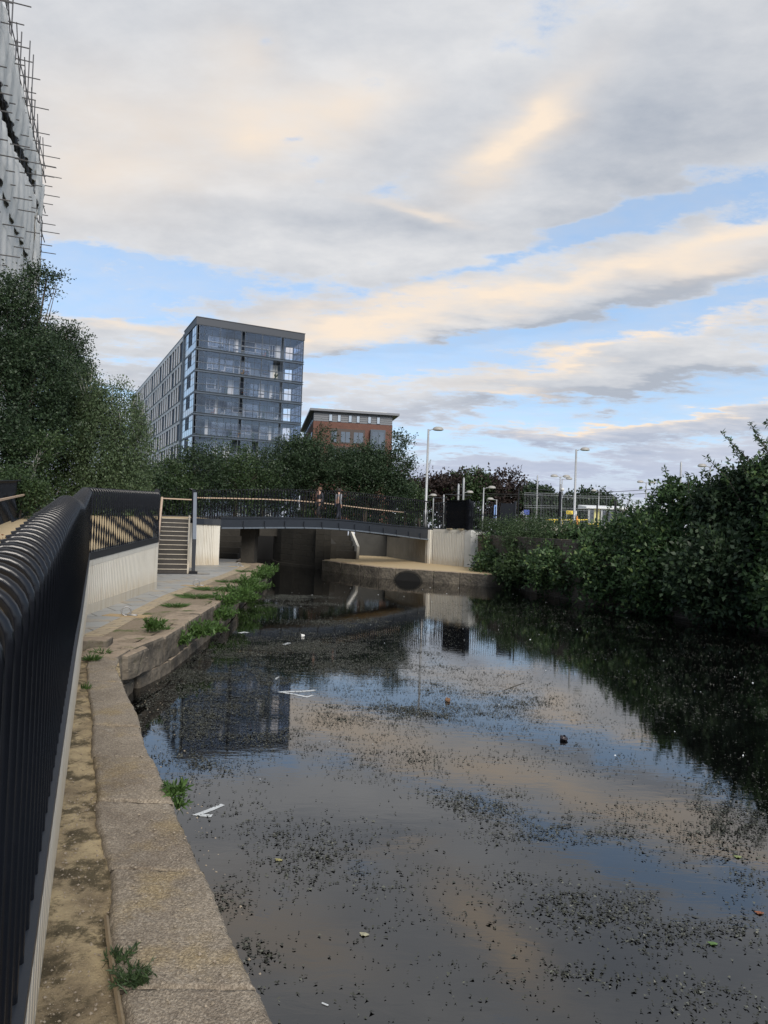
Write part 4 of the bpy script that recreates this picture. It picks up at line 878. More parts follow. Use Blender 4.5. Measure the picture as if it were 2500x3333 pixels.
# ================================================================== BRICK BLOCK
def f_rb(s):
    c = s.co(); br_ = s.n('ShaderNodeTexBrick'); s.put(br_.inputs['Vector'], s.map(c, rot=(R_(90), 0, 0))); br_.inputs['Scale'].default_value = 1
    br_.inputs['Brick Width'].default_value = .45; br_.inputs['Row Height'].default_value = .15; br_.inputs['Mortar Size'].default_value = .01
    s.put(br_.inputs['Color1'], (.145, .072, .056)); s.put(br_.inputs['Color2'], (.11, .06, .05)); s.put(br_.inputs['Mortar'], (.2, .13, .1))
    n = s.noise(c, 1.2, 7, .7); s.bsdf(s.mix(s.m('MULTIPLY', n, .4), br_.outputs[0], (.12, .055, .045)), .9, n, .2, .02, .2)
RBRICK = mat('red_brick', f_rb)
P0 = dep(1022, 1329, 126)[:2]; a2 = np.array([math.sin(R_(80)), math.cos(R_(80))]); b2v = np.array([-a2[1], a2[0]])
Z2 = 23.0; L2 = 14.3; D2 = 30
bk = empty('brick_apartment_block', (*P0, 2.56), 'red brick block with a grey top storey and flat overhanging roof, behind the trees', 'building')
S = lambda a, b: P0+a2*a+b2v*b
m_ = MB(); m_.prism([S(0, 0), S(L2, 0), S(L2, D2), S(0, D2)], 2.5, Z2-2.15); m_.build('brick_wall', RBRICK, bk)
m_ = MB(); m_.prism([S(.05, .05), S(L2-.05, .05), S(L2-.05, D2), S(.05, D2)], Z2-2.15, Z2-.35); m_.build('top_storey', plain('grey_boarded_storey', (.16, .17, .185), .6, .08, .6), bk)
m_ = MB()
for j in range(5): m_.wall(S(0, 0), S(L2, 0), Z2-2.1+j*.36, Z2-2.07+j*.36, .02, side=-1)
m_.build('board_joint', SLAB, bk)
m_ = MB(); m_.prism([S(-.7, -.7), S(L2+1.1, -.7), S(L2+1.1, D2+.5), S(-.7, D2+.5)], Z2-.4, Z2); m_.build('roof', plain('roof_edge_grey', (.15, .16, .18), .5), bk)
m_ = MB(); m_.prism([S(.8, .8), S(L2-1, .8), S(L2-1, D2-2), S(.8, D2-2)], Z2, Z2+.3); m_.build('roof_upstand', PANEL, bk)
for a in (3.1, 4.8, 7.0, 8.6, 10.9, 12.7):
    a *= .9
    m_ = MB(); m_.wall(S(a, -.02), S(a+.5, -.02), Z2-2.0, Z2-.85, .06); o = m_.build('window', GL_SKY, bk)
    m_ = MB()
    for u in (a-.05, a+.5): m_.wall(S(u, -.05), S(u+.05, -.05), Z2-2.05, Z2-.8, .1)
    m_.wall(S(a, -.05), S(a+.5, -.05), Z2-.85, Z2-.8, .1); m_.wall(S(a, -.05), S(a+.5, -.05), Z2-2.05, Z2-2.0, .1); m_.build('frame', SLATE, o)
for k in range(3):
    zb_ = Z2-5.9-k*3.1
    m_ = MB(); m_.wall(S(3.1, -.03), S(9.3, -.03), zb_+.0, zb_+2.6, .08); rc = m_.build('recess', plain('recess_dark', (.05, .035, .03)), bk)
    for a, w_ in ((3.3, .9), (5.0, 1.6), (7.3, 1.7)):
        m_ = MB(); m_.wall(S(a, -.08), S(a+w_, -.08), zb_+.2, zb_+2.1, .05); o = m_.build('window', GL_WIN, bk); m_ = MB(); m_.wall(S(a+w_/2-.05, -.12), S(a+w_/2+.05, -.12), zb_+.2, zb_+2.1, .05); m_.build('frame', SLATE, o)
    m_ = MB(); m_.prism([S(10.2, -.9), S(12.9, -.9), S(12.9, 0), S(10.2, 0)], zb_-.4, zb_+2.7); bay = m_.build('bay', SLAB, bk)
    m_ = MB(); m_.wall(S(10.5, -.93), S(11.5, -.93), zb_+.1, zb_+2.3, .04); m_.wall(S(11.7, -.93), S(12.6, -.93), zb_+.1, zb_+2.3, .04); m_.build('pane', GL_WIN, bay)
for i in range(9):
    for k in range(3):
        m_ = MB(); m_.wall(S(-.03, 2+i*3), S(-.03, 3+i*3), Z2-2.0-k*3.1, Z2-.8-k*3.1, .05); m_.build('window', GL_WIN, bk)

# ================================================================== SHEETED SCAFFOLD (left edge)
def f_sheet(s):
    c = s.co(); n = s.noise(s.map(c, rot=(0, R_(20), 0), scale=(1, 1, .35)), .9, 6, .6, 1.2); g = s.noise(c, 3, 4)
    col = s.mix(n, (.44, .44, .43), (.66, .66, .64)); s.bsdf(col, .55, s.m('ADD', n, s.m('MULTIPLY', g, .2)), .7, .08, .35)
SHEET = mat('pale_plastic_sheeting', f_sheet)
TUBE = plain('scaffold_tube', (.12, .115, .115), .5, .2, 3, .05, metal=.3)
sf = empty('scaffolding', (-24.5, 48, 2.5), 'tall scaffolding with torn pale sheeting on the building at the top left', 'scaffolding')
dS = np.array([-.337, .9415]); nS = np.array([.9415, .337])
F1 = np.array([-28.85, 57.8])                                              # far end of the scaffold, at the canal side
def FS(u, v=0.): return F1-dS*u+nS*v                                      # u metres back towards the camera
def toph(u): return 32.8 if u > 4 else (29.5 if u > 2.5 else 24.2)
m_ = MB(); m_.prism([FS(6.5, -1.5), FS(40, -1.5), FS(40, -9), FS(6.5, -9)], 2.5, 26.5); tag(m_.build('building_shell', plain('shell_dark', (.07, .07, .072), .8, .3, .6)), 'dark building shell behind the scaffolding at the top left', 'building')
for i in range(15):
    u = i*1.75
    for v in (0, -1.25):
        t_ = toph(u)+float(rr.uniform(-1.5, 2.5)) if v == 0 else toph(u)-1.5
        m_ = MB(); m_.tube([(*FS(u, v), 2.5), (*FS(u, v), t_)], .042, 5); m_.build('standard', TUBE, sf)
lift = 2.3
for j in range(1, 13):
    z = 2.6+lift*j
    for v in (0, -1.25):
        m_ = MB(); e0 = -1.6 if j % 3 else -.6
        m_.tube([(*FS(e0+float(rr.uniform(-.6, .5)), v), z), (*FS(26, v), z)], .04, 5); m_.tube([(*FS(-.5, v), z+.95), (*FS(26, v), z+.95)], .034, 5); m_.build('ledger', TUBE, sf)
    m_ = MB()
    for i in range(15):
        u = i*1.75+.2; m_.tube([(*FS(u, -1.6), z+.06), (*FS(u, float(rr.uniform(.35, 1.6))), z+.06)], .036, 5)
        if i % 2 == 0: m_.tube([(*FS(u, 0), z), (*FS(u+1.75, 0), z+lift)], .034, 5)
    m_.build('transom', TUBE, sf)
    m_ = MB(); m_.prism([FS(0, -1.2), FS(26, -1.2), FS(26, -.1), FS(0, -.1)], z+.08, z+.13); m_.build('scaffold_boards', plain('grimy_boards', (.11, .10, .085), .9) if j == 1 else MATS['grimy_boards'], sf)
def sheet(u0, u1, z0a, z0b, z1a, z1b, seed, nu=90, nz=60, v=.12, bulge=.35):
    rg = np.random.default_rng(seed); U, Zz = np.meshgrid(np.linspace(0, 1, nu), np.linspace(0, 1, nz)); P = np.zeros((nz, nu, 3)); p1, p2, p3 = rg.uniform(0, 6, 3)
    uu = u0+(u1-u0)*U+.25*np.sin(Zz*9+p1)*(U < .03)+.12*np.sin(Zz*23+p2)
    lo = z0a+(z0b-z0a)*U+.22*np.sin(U*11+p3); hi_ = z1a+(z1b-z1a)*U+.18*np.sin(U*7+p1)
    z = lo+(hi_-lo)*Zz; fold = .075*np.sin(uu*3.1+z*.5+p1)+.05*np.sin(uu*6.3-z*.35+p2+np.sin(z*.8))+.03*np.sin(uu*11+z*.9+p3)+bulge*np.sin(PI*Zz)*np.sin(PI*U)*.5
    P[..., 0] = F1[0]-dS[0]*uu+nS[0]*(v+fold); P[..., 1] = F1[1]-dS[1]*uu+nS[1]*(v+fold); P[..., 2] = z
    q = [(i*nu+k, i*nu+k+1, (i+1)*nu+k+1, (i+1)*nu+k) for i in range(nz-1) for k in range(nu-1)]
    o = fastmesh('sheeting', P.reshape(-1, 3), 4, SHEET, sf, np.array(q)); o.data.polygons.foreach_set('use_smooth', [True]*len(o.data.polygons))
    sol = o.modifiers.new('thick', 'SOLIDIFY'); sol.thickness = .012
sheet(5.0, 26, 26.4, 24.6, 28.2, 29.5, 2, v=.35)
sheet(4.7, 8.5, 24.3, 25.0, 27.6, 27.9, 7, nu=24, v=.5, bulge=.2)
sheet(6.4, 26, 19.5, 20.5, 25.2, 23.2, 3, v=.45)
sheet(7.2, 26, 7, 7, 22.6, 22.9, 1, v=.25)
sheet(6.0, 9.0, 18.0, 17.0, 23.2, 23.9, 4, nu=24, v=.6, bulge=.2)
sheet(1.6, 4.2, 21.2, 20.8, 23.6, 24.6, 5, nu=24, v=.15, bulge=.15)
sheet(.8, 4.2, 8.5, 8, 15.5, 17.2, 6, nu=24, v=.1, bulge=.15)

# ================================================================== TREES
def B_(x, y, Y, rx, ry=None, rz=None):     # a crown lobe seen at photo pixel (x,y), Y metres away, radii in metres
    c = dep(x, y, Y); return (c[0], c[1], c[2], rx, ry or rx, rz or rx)
def gz(x, y): return rampz(x, y)-.16
tree('broadleaf_tree', 'tallest dark tree at the left edge, under the sheeted scaffolding', 'tree', None, (-15.2, 29, 2.2),
     [B_(-60, 1150, 28, 2.6), B_(40, 1020, 28, 1.2), B_(95, 935, 28.5, .75), B_(150, 915, 28.5, .5, .5, .4), B_(60, 1130, 28, 1.6), B_(115, 1230, 27.5, 1.5), B_(30, 1350, 27, 2.3), B_(110, 1410, 27.5, 1.4), B_(-30, 1500, 26, 1.8)], LF_DARK, 6200, 11, .115, .062, .55, .2, seed=1, gap=.2)
tree('broadleaf_tree', 'dark rounded tree just right of the tallest one on the left', 'tree', None, (-12.6, 31.5, 2.3),
     [B_(190, 1180, 31, 1.2), B_(150, 1110, 31, .6), B_(215, 1090, 31, .35), B_(225, 1290, 31, 1.4), B_(265, 1210, 31, .45), B_(190, 1400, 30.5, 1.6), B_(265, 1360, 31, 1.0), B_(210, 1480, 31, 1.0)], LF_DARK, 4000, 11, .11, .06, .55, .15, seed=2, gap=.2)
tree('weeping_birch', 'weeping birch with trailing branches left of the glass-fronted block', 'tree', None, (-11.2, 30.8, 2.4),
     [B_(320, 1330, 29.8, .8, .8, 1.4), B_(275, 1230, 29.8, .55, .55, .9), B_(380, 1330, 30, 1.0, 1.0, 1.6), B_(425, 1400, 30, .75, .75, 1.7), B_(350, 1440, 29.8, 1.1, 1.1, 1.9), B_(405, 1530, 30, .9, .9, 1.1), B_(455, 1340, 30.2, .3, .3, .6), B_(330, 1540, 29.8, 1., 1., .9)], LF_BIR, 2500, 17, .12, .05, 1.8, .1, PALEBARK, 'weep', .34, 3)
tree('sapling', 'thin pale-stemmed sapling standing behind the far ramp railing', 'tree', None, (-12.9, 25.2, 1.9), [B_(110, 1480, 25.5, .6), B_(160, 1450, 26, .5)], LF_MID, 260, 9, .11, .06, .4, .045, PALEBARK, seed=4)
for i, (x, y, Y, r) in enumerate([(15, 1575, 25, .9), (130, 1585, 27, .8), (215, 1560, 30, .9), (60, 1600, 24, .7)]):
    tree('shrub', ['dark shrub at the left edge behind the far ramp railing', 'leafy shrub behind the bend of the far ramp railing', 'bright green shrub under the rounded tree on the left', 'small low shrub at the left edge close behind the railing'][i], 'shrub', 'shrubs behind the ramp railing',
         (*dep(x, 1640, Y)[:2], 2.0), [B_(x, y, Y, r), B_(x+30, y+25, Y, r*.8)], LF_MID, 420, 9, .11, .06, .4, .04, seed=30+i)
# belt of trees behind the bridge
belt = [(360, 1590, 44, 1.7, 'low tree in the belt behind the ramp, left of the long grey facade'), (455, 1590, 46, 1.5, 'low dark tree under the long grey facade'), (545, 1590, 48, 1.7, 'low tree in front of the foot of the long facade'), (640, 1545, 50, 1.9, 'small dark tree in front of the glazed corner of the block'),
        (760, 1550, 52, 2.2, 'mid green tree in front of the lower glazed balconies'), (855, 1555, 54, 2.3, 'bushy tree left of the big tree clump behind the bridge')]
for i, (x, y, Y, r, lab) in enumerate(belt):
    bl = [B_(x, y, Y, r), B_(x-35, y+35, Y, r*.9), B_(x+40, y+30, Y, r*.9), B_(x+8, y-30, Y, r*.7), B_(x, y+70, Y, r*.9)]
    tree('broadleaf_tree', lab, 'tree', 'tree belt behind the bridge', (*dep(x, 1690, Y)[:2], 2.5), bl, [LF_MID, LF_DARK][i % 2], 1150, 9, .17, .10, .8, .12, seed=40+i, gap=.12)
tree('broadleaf_tree', 'tall dark tree between the glass block and the red brick block', 'tree', 'tree belt behind the bridge', (*dep(985, 1690, 56)[:2], 2.5),
     [B_(960, 1480, 56, 1.4), B_(1000, 1460, 56, .9), B_(945, 1530, 56, 2.0), B_(1010, 1520, 56, 2.0), B_(980, 1600, 56, 2.6), B_(1062, 1415, 57, .6), B_(1060, 1490, 57, 1.3)], LF_DARK, 2700, 9, .18, .10, .8, .2, seed=50, gap=.15)
tree('broadleaf_tree', 'broad dark tree in front of the red brick block, its right side thin and twiggy', 'tree', 'tree belt behind the bridge', (*dep(1180, 1690, 55)[:2], 2.5),
     [B_(1110, 1535, 55, 1.7), B_(1165, 1505, 55, 1.2), B_(1200, 1540, 55, 1.9), B_(1240, 1510, 55, 1.0), B_(1300, 1440, 55, .8, .8, .5), B_(1270, 1530, 55, 1.5), B_(1325, 1520, 55, .5), B_(1130, 1590, 55, 2.3), B_(1230, 1600, 55, 2.1), B_(1300, 1590, 55, .8)], LF_DARK, 4300, 9, .17, .095, .8, .22, seed=51, gap=.15)
tree('broadleaf_tree', 'low pale green tree at the right end of the belt behind the bridge', 'tree', 'tree belt behind the bridge', (*dep(1320, 1690, 60)[:2], 2.5), [B_(1310, 1625, 60, 1.5), B_(1345, 1645, 60, 1.3)], LF_MID, 350, 9, .24, .14, .7, .1, seed=52)
far = [('copper_tree', 'dark copper-leaved tree left of the far green tree', [(1365, 1615, 2.4), (1400, 1600, 2.0), (1340, 1630, 2)], LF_RED), ('copper_tree', 'copper-leaved tree with an uneven top, just left of the far green tree', [(1440, 1610, 2.4), (1475, 1595, 2.4), (1455, 1640, 2.6)], LF_RED),
       ('broadleaf_tree', 'bright green domed tree between the copper-leaved trees', [(1530, 1590, 2.4), (1545, 1570, 1.7), (1510, 1620, 2.6), (1560, 1625, 2.6)], LF_MID), ('copper_tree', 'widest copper-leaved tree, right of the far green tree', [(1610, 1605, 2.8), (1650, 1605, 2.6), (1580, 1600, 2.0), (1680, 1630, 2), (1630, 1650, 3)], LF_RED),
       ('broadleaf_tree', 'low far green tree behind the mesh fence', [(1720, 1640, 2.0), (1750, 1630, 1.7)], LF_DARK), ('broadleaf_tree', 'far tree beside the black camera post', [(1785, 1655, 1.8), (1765, 1670, 2.)], LF_DARK),
       ('broadleaf_tree', 'round far tree behind the tall lamp by the shelter', [(1895, 1645, 2.0), (1870, 1660, 1.9), (1920, 1660, 2.), (1895, 1680, 2.6)], LF_DARK), ('broadleaf_tree', 'small far tree behind the left end of the shelter', [(1955, 1650, 1.5), (1975, 1665, 1.3)], LF_DARK)]
for i, (nm, lab, bl, m) in enumerate(far):
    tree(nm, lab, 'tree', 'far trees on the horizon', (*dep(bl[0][0], 1720, 95)[:2], 2.55), [B_(x, y, 95, r) for x, y, r in bl], m, 700, 8, .42, .26, 1.1, .2, seed=60+i, gap=.15)
HG = MB()
hedge = crown([(x, 118+6*math.sin(x), 3.4+.8*math.sin(x*.7), 4.5, 3, 2.2) for x in np.arange(-60, 95, 6.)], 3600, 8, .6, .4, 1.2, 'bush', .1, 77)
tag(fastmesh('distant_hedge', hedge, 4, LF_DARK), 'low distant hedge line beyond the tram stop', None, None, 'stuff')

# bushes overhanging the right bank
bank = [([(5.4, 34.9, .7, .9, 1.2, .7), (5.8, 35.8, 1.6, .7, .9, .6)], 'low bush at the water edge beside the pale right abutment', LF_BANK),
        ([(6.2, 32.2, .9, 1.0, 1.5, .9), (7.0, 32.8, 1.8, 1.0, 1.2, .6)], 'loose bush over the brick wall with a gap showing old bricks', LF_MID),
        ([(7.2, 29.2, 1.0, 1.2, 1.7, 1.0), (8.1, 29.8, 1.9, 1.3, 1.4, .7)], 'broad bush drooping to the water in the middle of the right bank', LF_BANK),
        ([(8.4, 26.2, 1.2, 1.3, 1.7, 1.2), (9.4, 26.7, 2.4, 1.3, 1.4, .9), (8.7, 27.3, 2.1, .9, 1.2, .8)], 'dense dark bush with a brighter top, centre right of the bank', LF_BANK),
        ([(9.2, 23.8, 1.3, 1.3, 1.5, 1.4), (10.1, 24.4, 2.6, 1.5, 1.4, 1.4), (10.2, 24.6, 3.8, .9, .9, .5)], 'tall bush sloping up towards the right edge', LF_BANK),
        ([(10.1, 21.2, 1.4, 1.2, 1.4, 1.5), (11.2, 21.9, 3.0, 1.5, 1.4, 1.6), (11.3, 22, 4.4, .8, .8, .5), (10.5, 22.2, 3.6, .7, .7, .7)], 'tall dark bush with long shoots near the right edge', LF_DARK),
        ([(11.2, 18.8, 1.3, 1.3, 1.5, 1.4), (12.1, 19.6, 3.0, 1.5, 1.5, 1.8), (11.8, 20.2, 4.7, .8, .8, .7), (11.2, 20.2, 4.2, .4, .5, .6)], 'tallest bush, cut by the right edge of the photo', LF_BANK),
        ([(12.6, 15.5, 1.6, 1.4, 2.2, 1.8), (13.6, 12, 2.2, 1.5, 2.4, 2.2), (13.2, 16, 3.6, 1.6, 2, 1.8)], 'dark bush at the lower right edge over the water', LF_DARK)]
for i, (bl, lab, m) in enumerate(bank):
    v = sum(b[3]*b[5] for b in bl)
    tree('bush', lab, 'bush', 'bushes overhanging the right bank', (bl[-1][0]+.4, bl[-1][1]+.4, .8), bl, m, int(520*v), 10, .17, .10, .5, .05, seed=80+i, gap=.3)
# long shoots (buddleia) rising out of the bushes
def shoots(label, pts, base_r, seed):
    rg = np.random.default_rng(seed); root = empty('buddleia', pts[0][0], label, 'shrub', 'long-shooted shrubs on the right bank'); lv = []; mb = MB()
    for (b0_, tip) in pts:
        b0_ = np.array(b0_, float); tip = np.array(tip, float); mid = (b0_+tip)/2+np.array([rg.normal()*.15, 0, .15]); mb.tube([b0_, mid, tip], [.02, .014, .006], 5)
        for t in np.linspace(.2, 1, 16):
            p = b0_*(1-t)**2+2*mid*t*(1-t)+tip*t*t; k = 5; D = nrm(rg.normal(size=(k, 3))+np.array([0, 0, .25])); lv.append(leafquads(np.repeat(p[None], k, 0), D, .17, .05, rg))
    fastmesh('leaves', np.concatenate(lv), 4, LF_BANK, root); mb.build('stem', BARK, root)
def tipz(x, y, Y): return dep(x, y, Y)
shoots('leafy shoots standing above the tallest bush at the right edge', [((11.3, 20.4, 4.2), tipz(2440, 1375, 20.5)), ((11.0, 20.6, 4), tipz(2350, 1412, 20.8)), ((11.6, 20.4, 4.5), tipz(2495, 1370, 20.4)), ((10.9, 20.8, 3.8), tipz(2385, 1450, 20.8)), ((10.7, 21.2, 3.6), tipz(2300, 1490, 21.2)), ((11.5, 20.6, 4.4), tipz(2465, 1420, 20.5))], 1, 1)
shoots('dark arching shoots between the double lamp and the tallest bush', [((9.9, 24.3, 3.4), tipz(2165, 1525, 24.3)), ((9.5, 24.6, 3.2), tipz(2190, 1560, 24.4)), ((10.3, 23.4, 3.3), tipz(2240, 1540, 23.4)), ((9.2, 25, 3.0), tipz(2130, 1590, 24.8)), ((10.6, 22.6, 3.6), tipz(2290, 1530, 22.6)), ((10.4, 22.6, 3.6), tipz(2265, 1560, 22.6))], 1, 2)
shoots('short shoots sprouting beside the low fence post', [((8.7, 28.2, 2.6), tipz(2030, 1610, 28)), ((8.9, 28.1, 2.7), tipz(2055, 1612, 28)), ((8.4, 28.4, 2.5), tipz(2000, 1625, 28.3)), ((9.1, 27.6, 2.8), tipz(2085, 1630, 27.6))], 1, 3)
# weedy bank top
for i, (x, y, Y) in enumerate([(1600, 1712, 37), (1660, 1700, 36), (1720, 1698, 34), (1775, 1702, 33), (1840, 1715, 31), (1900, 1720, 30), (1690, 1740, 33), (1790, 1745, 31)]):
    c = dep(x, y+25, Y); r = .75
    tree('weed_clump', 'pale feathery weed clump on the bank top, %s' % ['beside the half hidden black screen', 'just right of the half hidden black screen', 'under the blue sign', 'left of the black camera post', 'under the tall lamp by the shelter', 'below the yellow sign', 'over the broken brick wall', 'at the foot of the black camera post'][i], 'weeds', 'weeds on the bank top',
         (c[0], c[1], 1.9), [(c[0], c[1], max(c[2], 2.2), r, r, .5)], LF_MID, 330, 9, .10, .035, .5, .02, seed=120+i)

# ================================================================== TRAM STOP, LAMPS, MASTS
def lamp(label, x, ytop, Y, dirs, name='street_lamp', group='lamps around the tram stop', r=.065, base=2.56, arm=.75, m=None, hs=.34):
    t = dep(x, ytop, Y); x0, y0, zt = t; root = empty(name, (x0, y0, base), label, 'lamp', group); m = m or GALV
    mb = MB(); mb.tube([(x0, y0, base-.2), (x0, y0, base+1.1), (x0, y0, base+1.15), (x0, y0, zt)], [r*1.35, r*1.35, r, r*.75], 10); mb.build('pole', m, root, True)
    for dx in dirs:
        mb = MB(); mb.tube([(x0, y0, zt-.1), (x0+dx*arm*.5, y0, zt-.02), (x0+dx*arm*.75, y0, zt)], .03, 6); mb.build('arm', m, root, True)
        mb = MB(); c = (x0+dx*(arm*.72+hs), y0, zt-.03); prof = [(hs, 0), (hs*.97, hs*.22), (hs*.8, hs*.44), (hs*.5, hs*.58), (.01, hs*.62)]
        mb.lathe(c, prof, 16, sy=.62); h = mb.build('lamp_head', LAMPG, root, True)
        mb = MB(); mb.lathe((c[0], c[1], c[2]-.05), [(.01, 0), (hs*.7, .01), (hs*.98, .05)], 16, sy=.62); mb.build('lens', MATS['furn_white'], h, True)
    return root
lamp('tall single lamp just right of the end of the bridge, head to the right', 1395, 1397, 44, (1,), r=.085, arm=.35)
lamp('tall single lamp in front of the left end of the shelter, head to the right', 1876, 1463, 51, (1,), r=.09, arm=.4)
lamp('double headed lamp behind the black camera post', 1824, 1551, 64, (-1, 1), arm=.3)
lamp('short single lamp just behind the double headed lamp and the camera post', 1830, 1558, 72, (1,), arm=.5)
lamp('double headed lamp standing out right of the hooped lamp', 2104, 1570, 70, (-1, 1), arm=.35)
lamp('small single lamp above the shelter roof with its head to the left', 1950, 1598, 85, (-1,), arm=.4)
lamp('single lamp rising from the bushes near the right edge with its head to the left', 2312, 1518, 52, (-1,), arm=.35)
lamp('white single lamp behind the barred fence between the black screens', 1575, 1587, 62, (1,), arm=.5)
lamp('small white lamp behind the barred fence with its head to the left', 1617, 1626, 85, (-1,), arm=.5, hs=.4)
lamp('small white lamp beside the tall white masts, head to the right', 1507, 1602, 68, (1,), arm=.45)
lamp('small white lamp right beside the tall lamp at the bridge end', 1391, 1612, 70, (1,), arm=.35)
def mast(label, x, ytop, Y, arms=(), r=.10, m=None, name='tram_mast', cap=True):
    t = dep(x, ytop, Y); root = empty(name, (t[0], t[1], 2.56), label, 'mast', 'tram masts'); mb = MB()
    mb.tube([(t[0], t[1], 2.4), (t[0], t[1], t[2]-.15), (t[0], t[1], t[2])], [r, r*.85, r*.3], 8); mb.build('pole', m or GALV, root, True)
    for (x1, x2, y, yy) in arms:
        a, b = dep(x1, y, Y), dep(x2, yy, Y); mb = MB(); mb.tube([a, b], .035, 5)
        mb.tube([(t[0], t[1], t[2]-.9), (a[0]*.6+t[0]*.4, t[1], a[2]*.6+t[2]*.4-.4)], .012, 4); mb.tube([(t[0], t[1], t[2]-.9), (b[0]*.6+t[0]*.4, t[1], b[2]*.6+t[2]*.4-.4)], .012, 4)
        mb.build('cross_arm', SLATE, root)
    return root
mast('grey overhead line mast with a thin cross arm, left of the camera post', 1750, 1546, 80, [(1698, 1793, 1589, 1596)])
mast('grey mast standing out of the bushes left of the tallest bush', 2217, 1502, 62)
mast('white mast left of the taller white mast, against the green tree', 1493, 1574, 60, [(1493, 1508, 1585, 1585)])
mast('tallest white mast in front of the far green tree', 1510, 1554, 58, [(1450, 1536, 1609, 1613)])
mast('short white mast left of the tall lamp at the bridge end', 1355, 1586, 62, [(1356, 1456, 1619, 1621)])
mast('thin white post right of the tall lamp at the bridge end', 1411, 1618, 66, r=.07)
mast('white post between the tall lamp and the black screen', 1445, 1609, 64, r=.08)
hp = empty('hooped_lamp', dep(1973, 1650, 88), 'small hooped lamp above the shelter roof', 'lamp'); mb = MB(); c = dep(1965, 1604, 88)
mb.tube([(c[0]+.36, c[1], 2.5), (c[0]+.36, c[1], c[2])]+[(c[0]+.36*math.cos(a), c[1], c[2]+.36*math.sin(a)) for a in np.linspace(0, PI, 9)], .05, 6); mb.build('pole', SLATE, hp, True); mb = MB(); mb.lathe((c[0]-.36, c[1], c[2]-.2), [(.15, 0), (.1, .12), (.02, .2)], 10); mb.build('lamp_head', SLATE, hp)
h2 = empty('hooped_lamp', dep(1763, 1700, 80), 'small hooped lamp left of the far crane', 'lamp'); mb = MB(); c = dep(1757, 1616, 82)
mb.tube([(c[0]+.22, c[1], 2.5), (c[0]+.22, c[1], c[2])]+[(c[0]+.22*math.cos(a), c[1], c[2]+.3*math.sin(a)) for a in np.linspace(0, PI, 9)], .045, 6); mb.build('pole', SLATE, h2, True); mb = MB(); mb.lathe((c[0]-.22, c[1], c[2]-.2), [(.15, 0), (.1, .12), (.02, .2)], 10); mb.build('lamp_head', SLATE, h2)
# camera post
c = dep(1824, 1600, 40); cp_ = empty('camera_post', (c[0], c[1], 2.56), 'thick black post with a small white dome camera on top', 'post'); mb = MB(); mb.tube([(c[0], c[1], 1.9), (c[0], c[1], c[2])], .085, 10); mb.build('post', BLACK, cp_)
mb = MB(); mb.tube([(c[0], c[1], c[2]), (c[0], c[1], c[2]+.42)], .05, 8); mb.build('mount', GALV, cp_); mb = MB(); mb.lathe((c[0]+.1, c[1]-.05, c[2]+.02), [(.01, 0), (.08, .03), (.1, .1), (.07, .17), (.01, .19)], 12); mb.build('camera_dome', MATS['furn_white'], cp_, True)
# mesh fence
fa, fb_ = dep(1690, 1600, 43)[:2], dep(2100, 1600, 41)[:2]; fen = empty('mesh_fence', (*fa, 2.56), 'tall pale wire mesh fence panels in front of the tram stop', 'fence')
WIRE = plain('pale_wire', (.33, .35, .38), .4, .05, 2, 0)
segs = [(1704, 1822, 1603), (1826, 1945, 1612), (1945, 2003, 1614), (2006, 2095, 1624)]
for (xa, xb, yt) in segs:
    a = dep(xa, 1700, 42.4)[:2]; b = dep(xb, 1700, 42.2)[:2]; zt = dep(xa, yt, 42.3)[2]; zb_ = dep(xb, yt+3, 42.3)[2]; mb = MB(); n = int(np.linalg.norm(b-a)/.085)
    for k in range(n+1): f = k/n; p = a+(b-a)*f; mb.box((p[0], p[1], (3.1+zt*(1-f)+zb_*f)/2), (.0045, .0045, zt*(1-f)+zb_*f-3.1))
    for h in (0, .12, .75, .87, 1.5, 1.62): mb.wall(a, b, zt-h-.012, zt-h, .012, zb_-h-.012, zb_-h)
    mb.build('mesh_panel', WIRE, fen)
for x, yt in ((1689, 1590), (2004, 1622), (1944, 1640)):
    p = dep(x, yt, 42.2); mb = MB(); mb.box((p[0], p[1], (2.3+p[2])/2), (.11 if x == 2004 else .07, .11, p[2]-2.3)); mb.build('post', BLACK, fen)
# low timber rail fence
lf = empty('low_rail_fence', (8.5, 38, 2.4), 'low weathered timber rail half hidden in the weeds below the yellow sign', 'fence'); WT = plain('weathered_timber', (.10, .09, .075), .8, .3, 5)
a, b = dep(1700, 1700, 38), dep(1945, 1714, 38); mb = MB(); mb.tube([a, (a+b)/2, b], .05, 6); mb.build('rail', WT, lf)
for f in (.02, .35, .68, .98): p = a+(b-a)*f; mb = MB(); mb.tube([(p[0], p[1], 2.1), (p[0], p[1], p[2]+.1)], .06, 6); mb.build('post', WT, lf)
# platform, shelter, rails, signs
PLT = MB(); PLT.prism([(12.5, 57.5), (40, 55), (40, 66), (12.5, 66)], 2.5, 3.25); tag(PLT.build('tram_platform', CONC), 'pale raised tram platform behind the bank bushes', 'platform')
sx0, sx1 = dep(1915, 1690, 60)[0], dep(2205, 1690, 60)[0]; shl = empty('tram_shelter', ((sx0+sx1)/2, 61, 3.25), 'long low glass tram shelter with a white roof', 'shelter')
zt = dep(1920, 1646, 60)[2]
mb = MB(); mb.prism([(sx0-.3, 59.6), (sx1+.3, 59.6), (sx1+.3, 62.2), (sx0-.3, 62.2)], zt-.22, [zt-.1, zt-.02, zt+.16, zt+.12]); mb.build('roof', plain('white_roof', (.62, .64, .65), .5), shl)
for x in np.linspace(sx0, sx1, 8):
    mb = MB(); mb.box((x, 59.9, (3.25+zt-.2)/2), (.12, .12, zt-.2-3.25)); mb.build('post', GALV, shl)
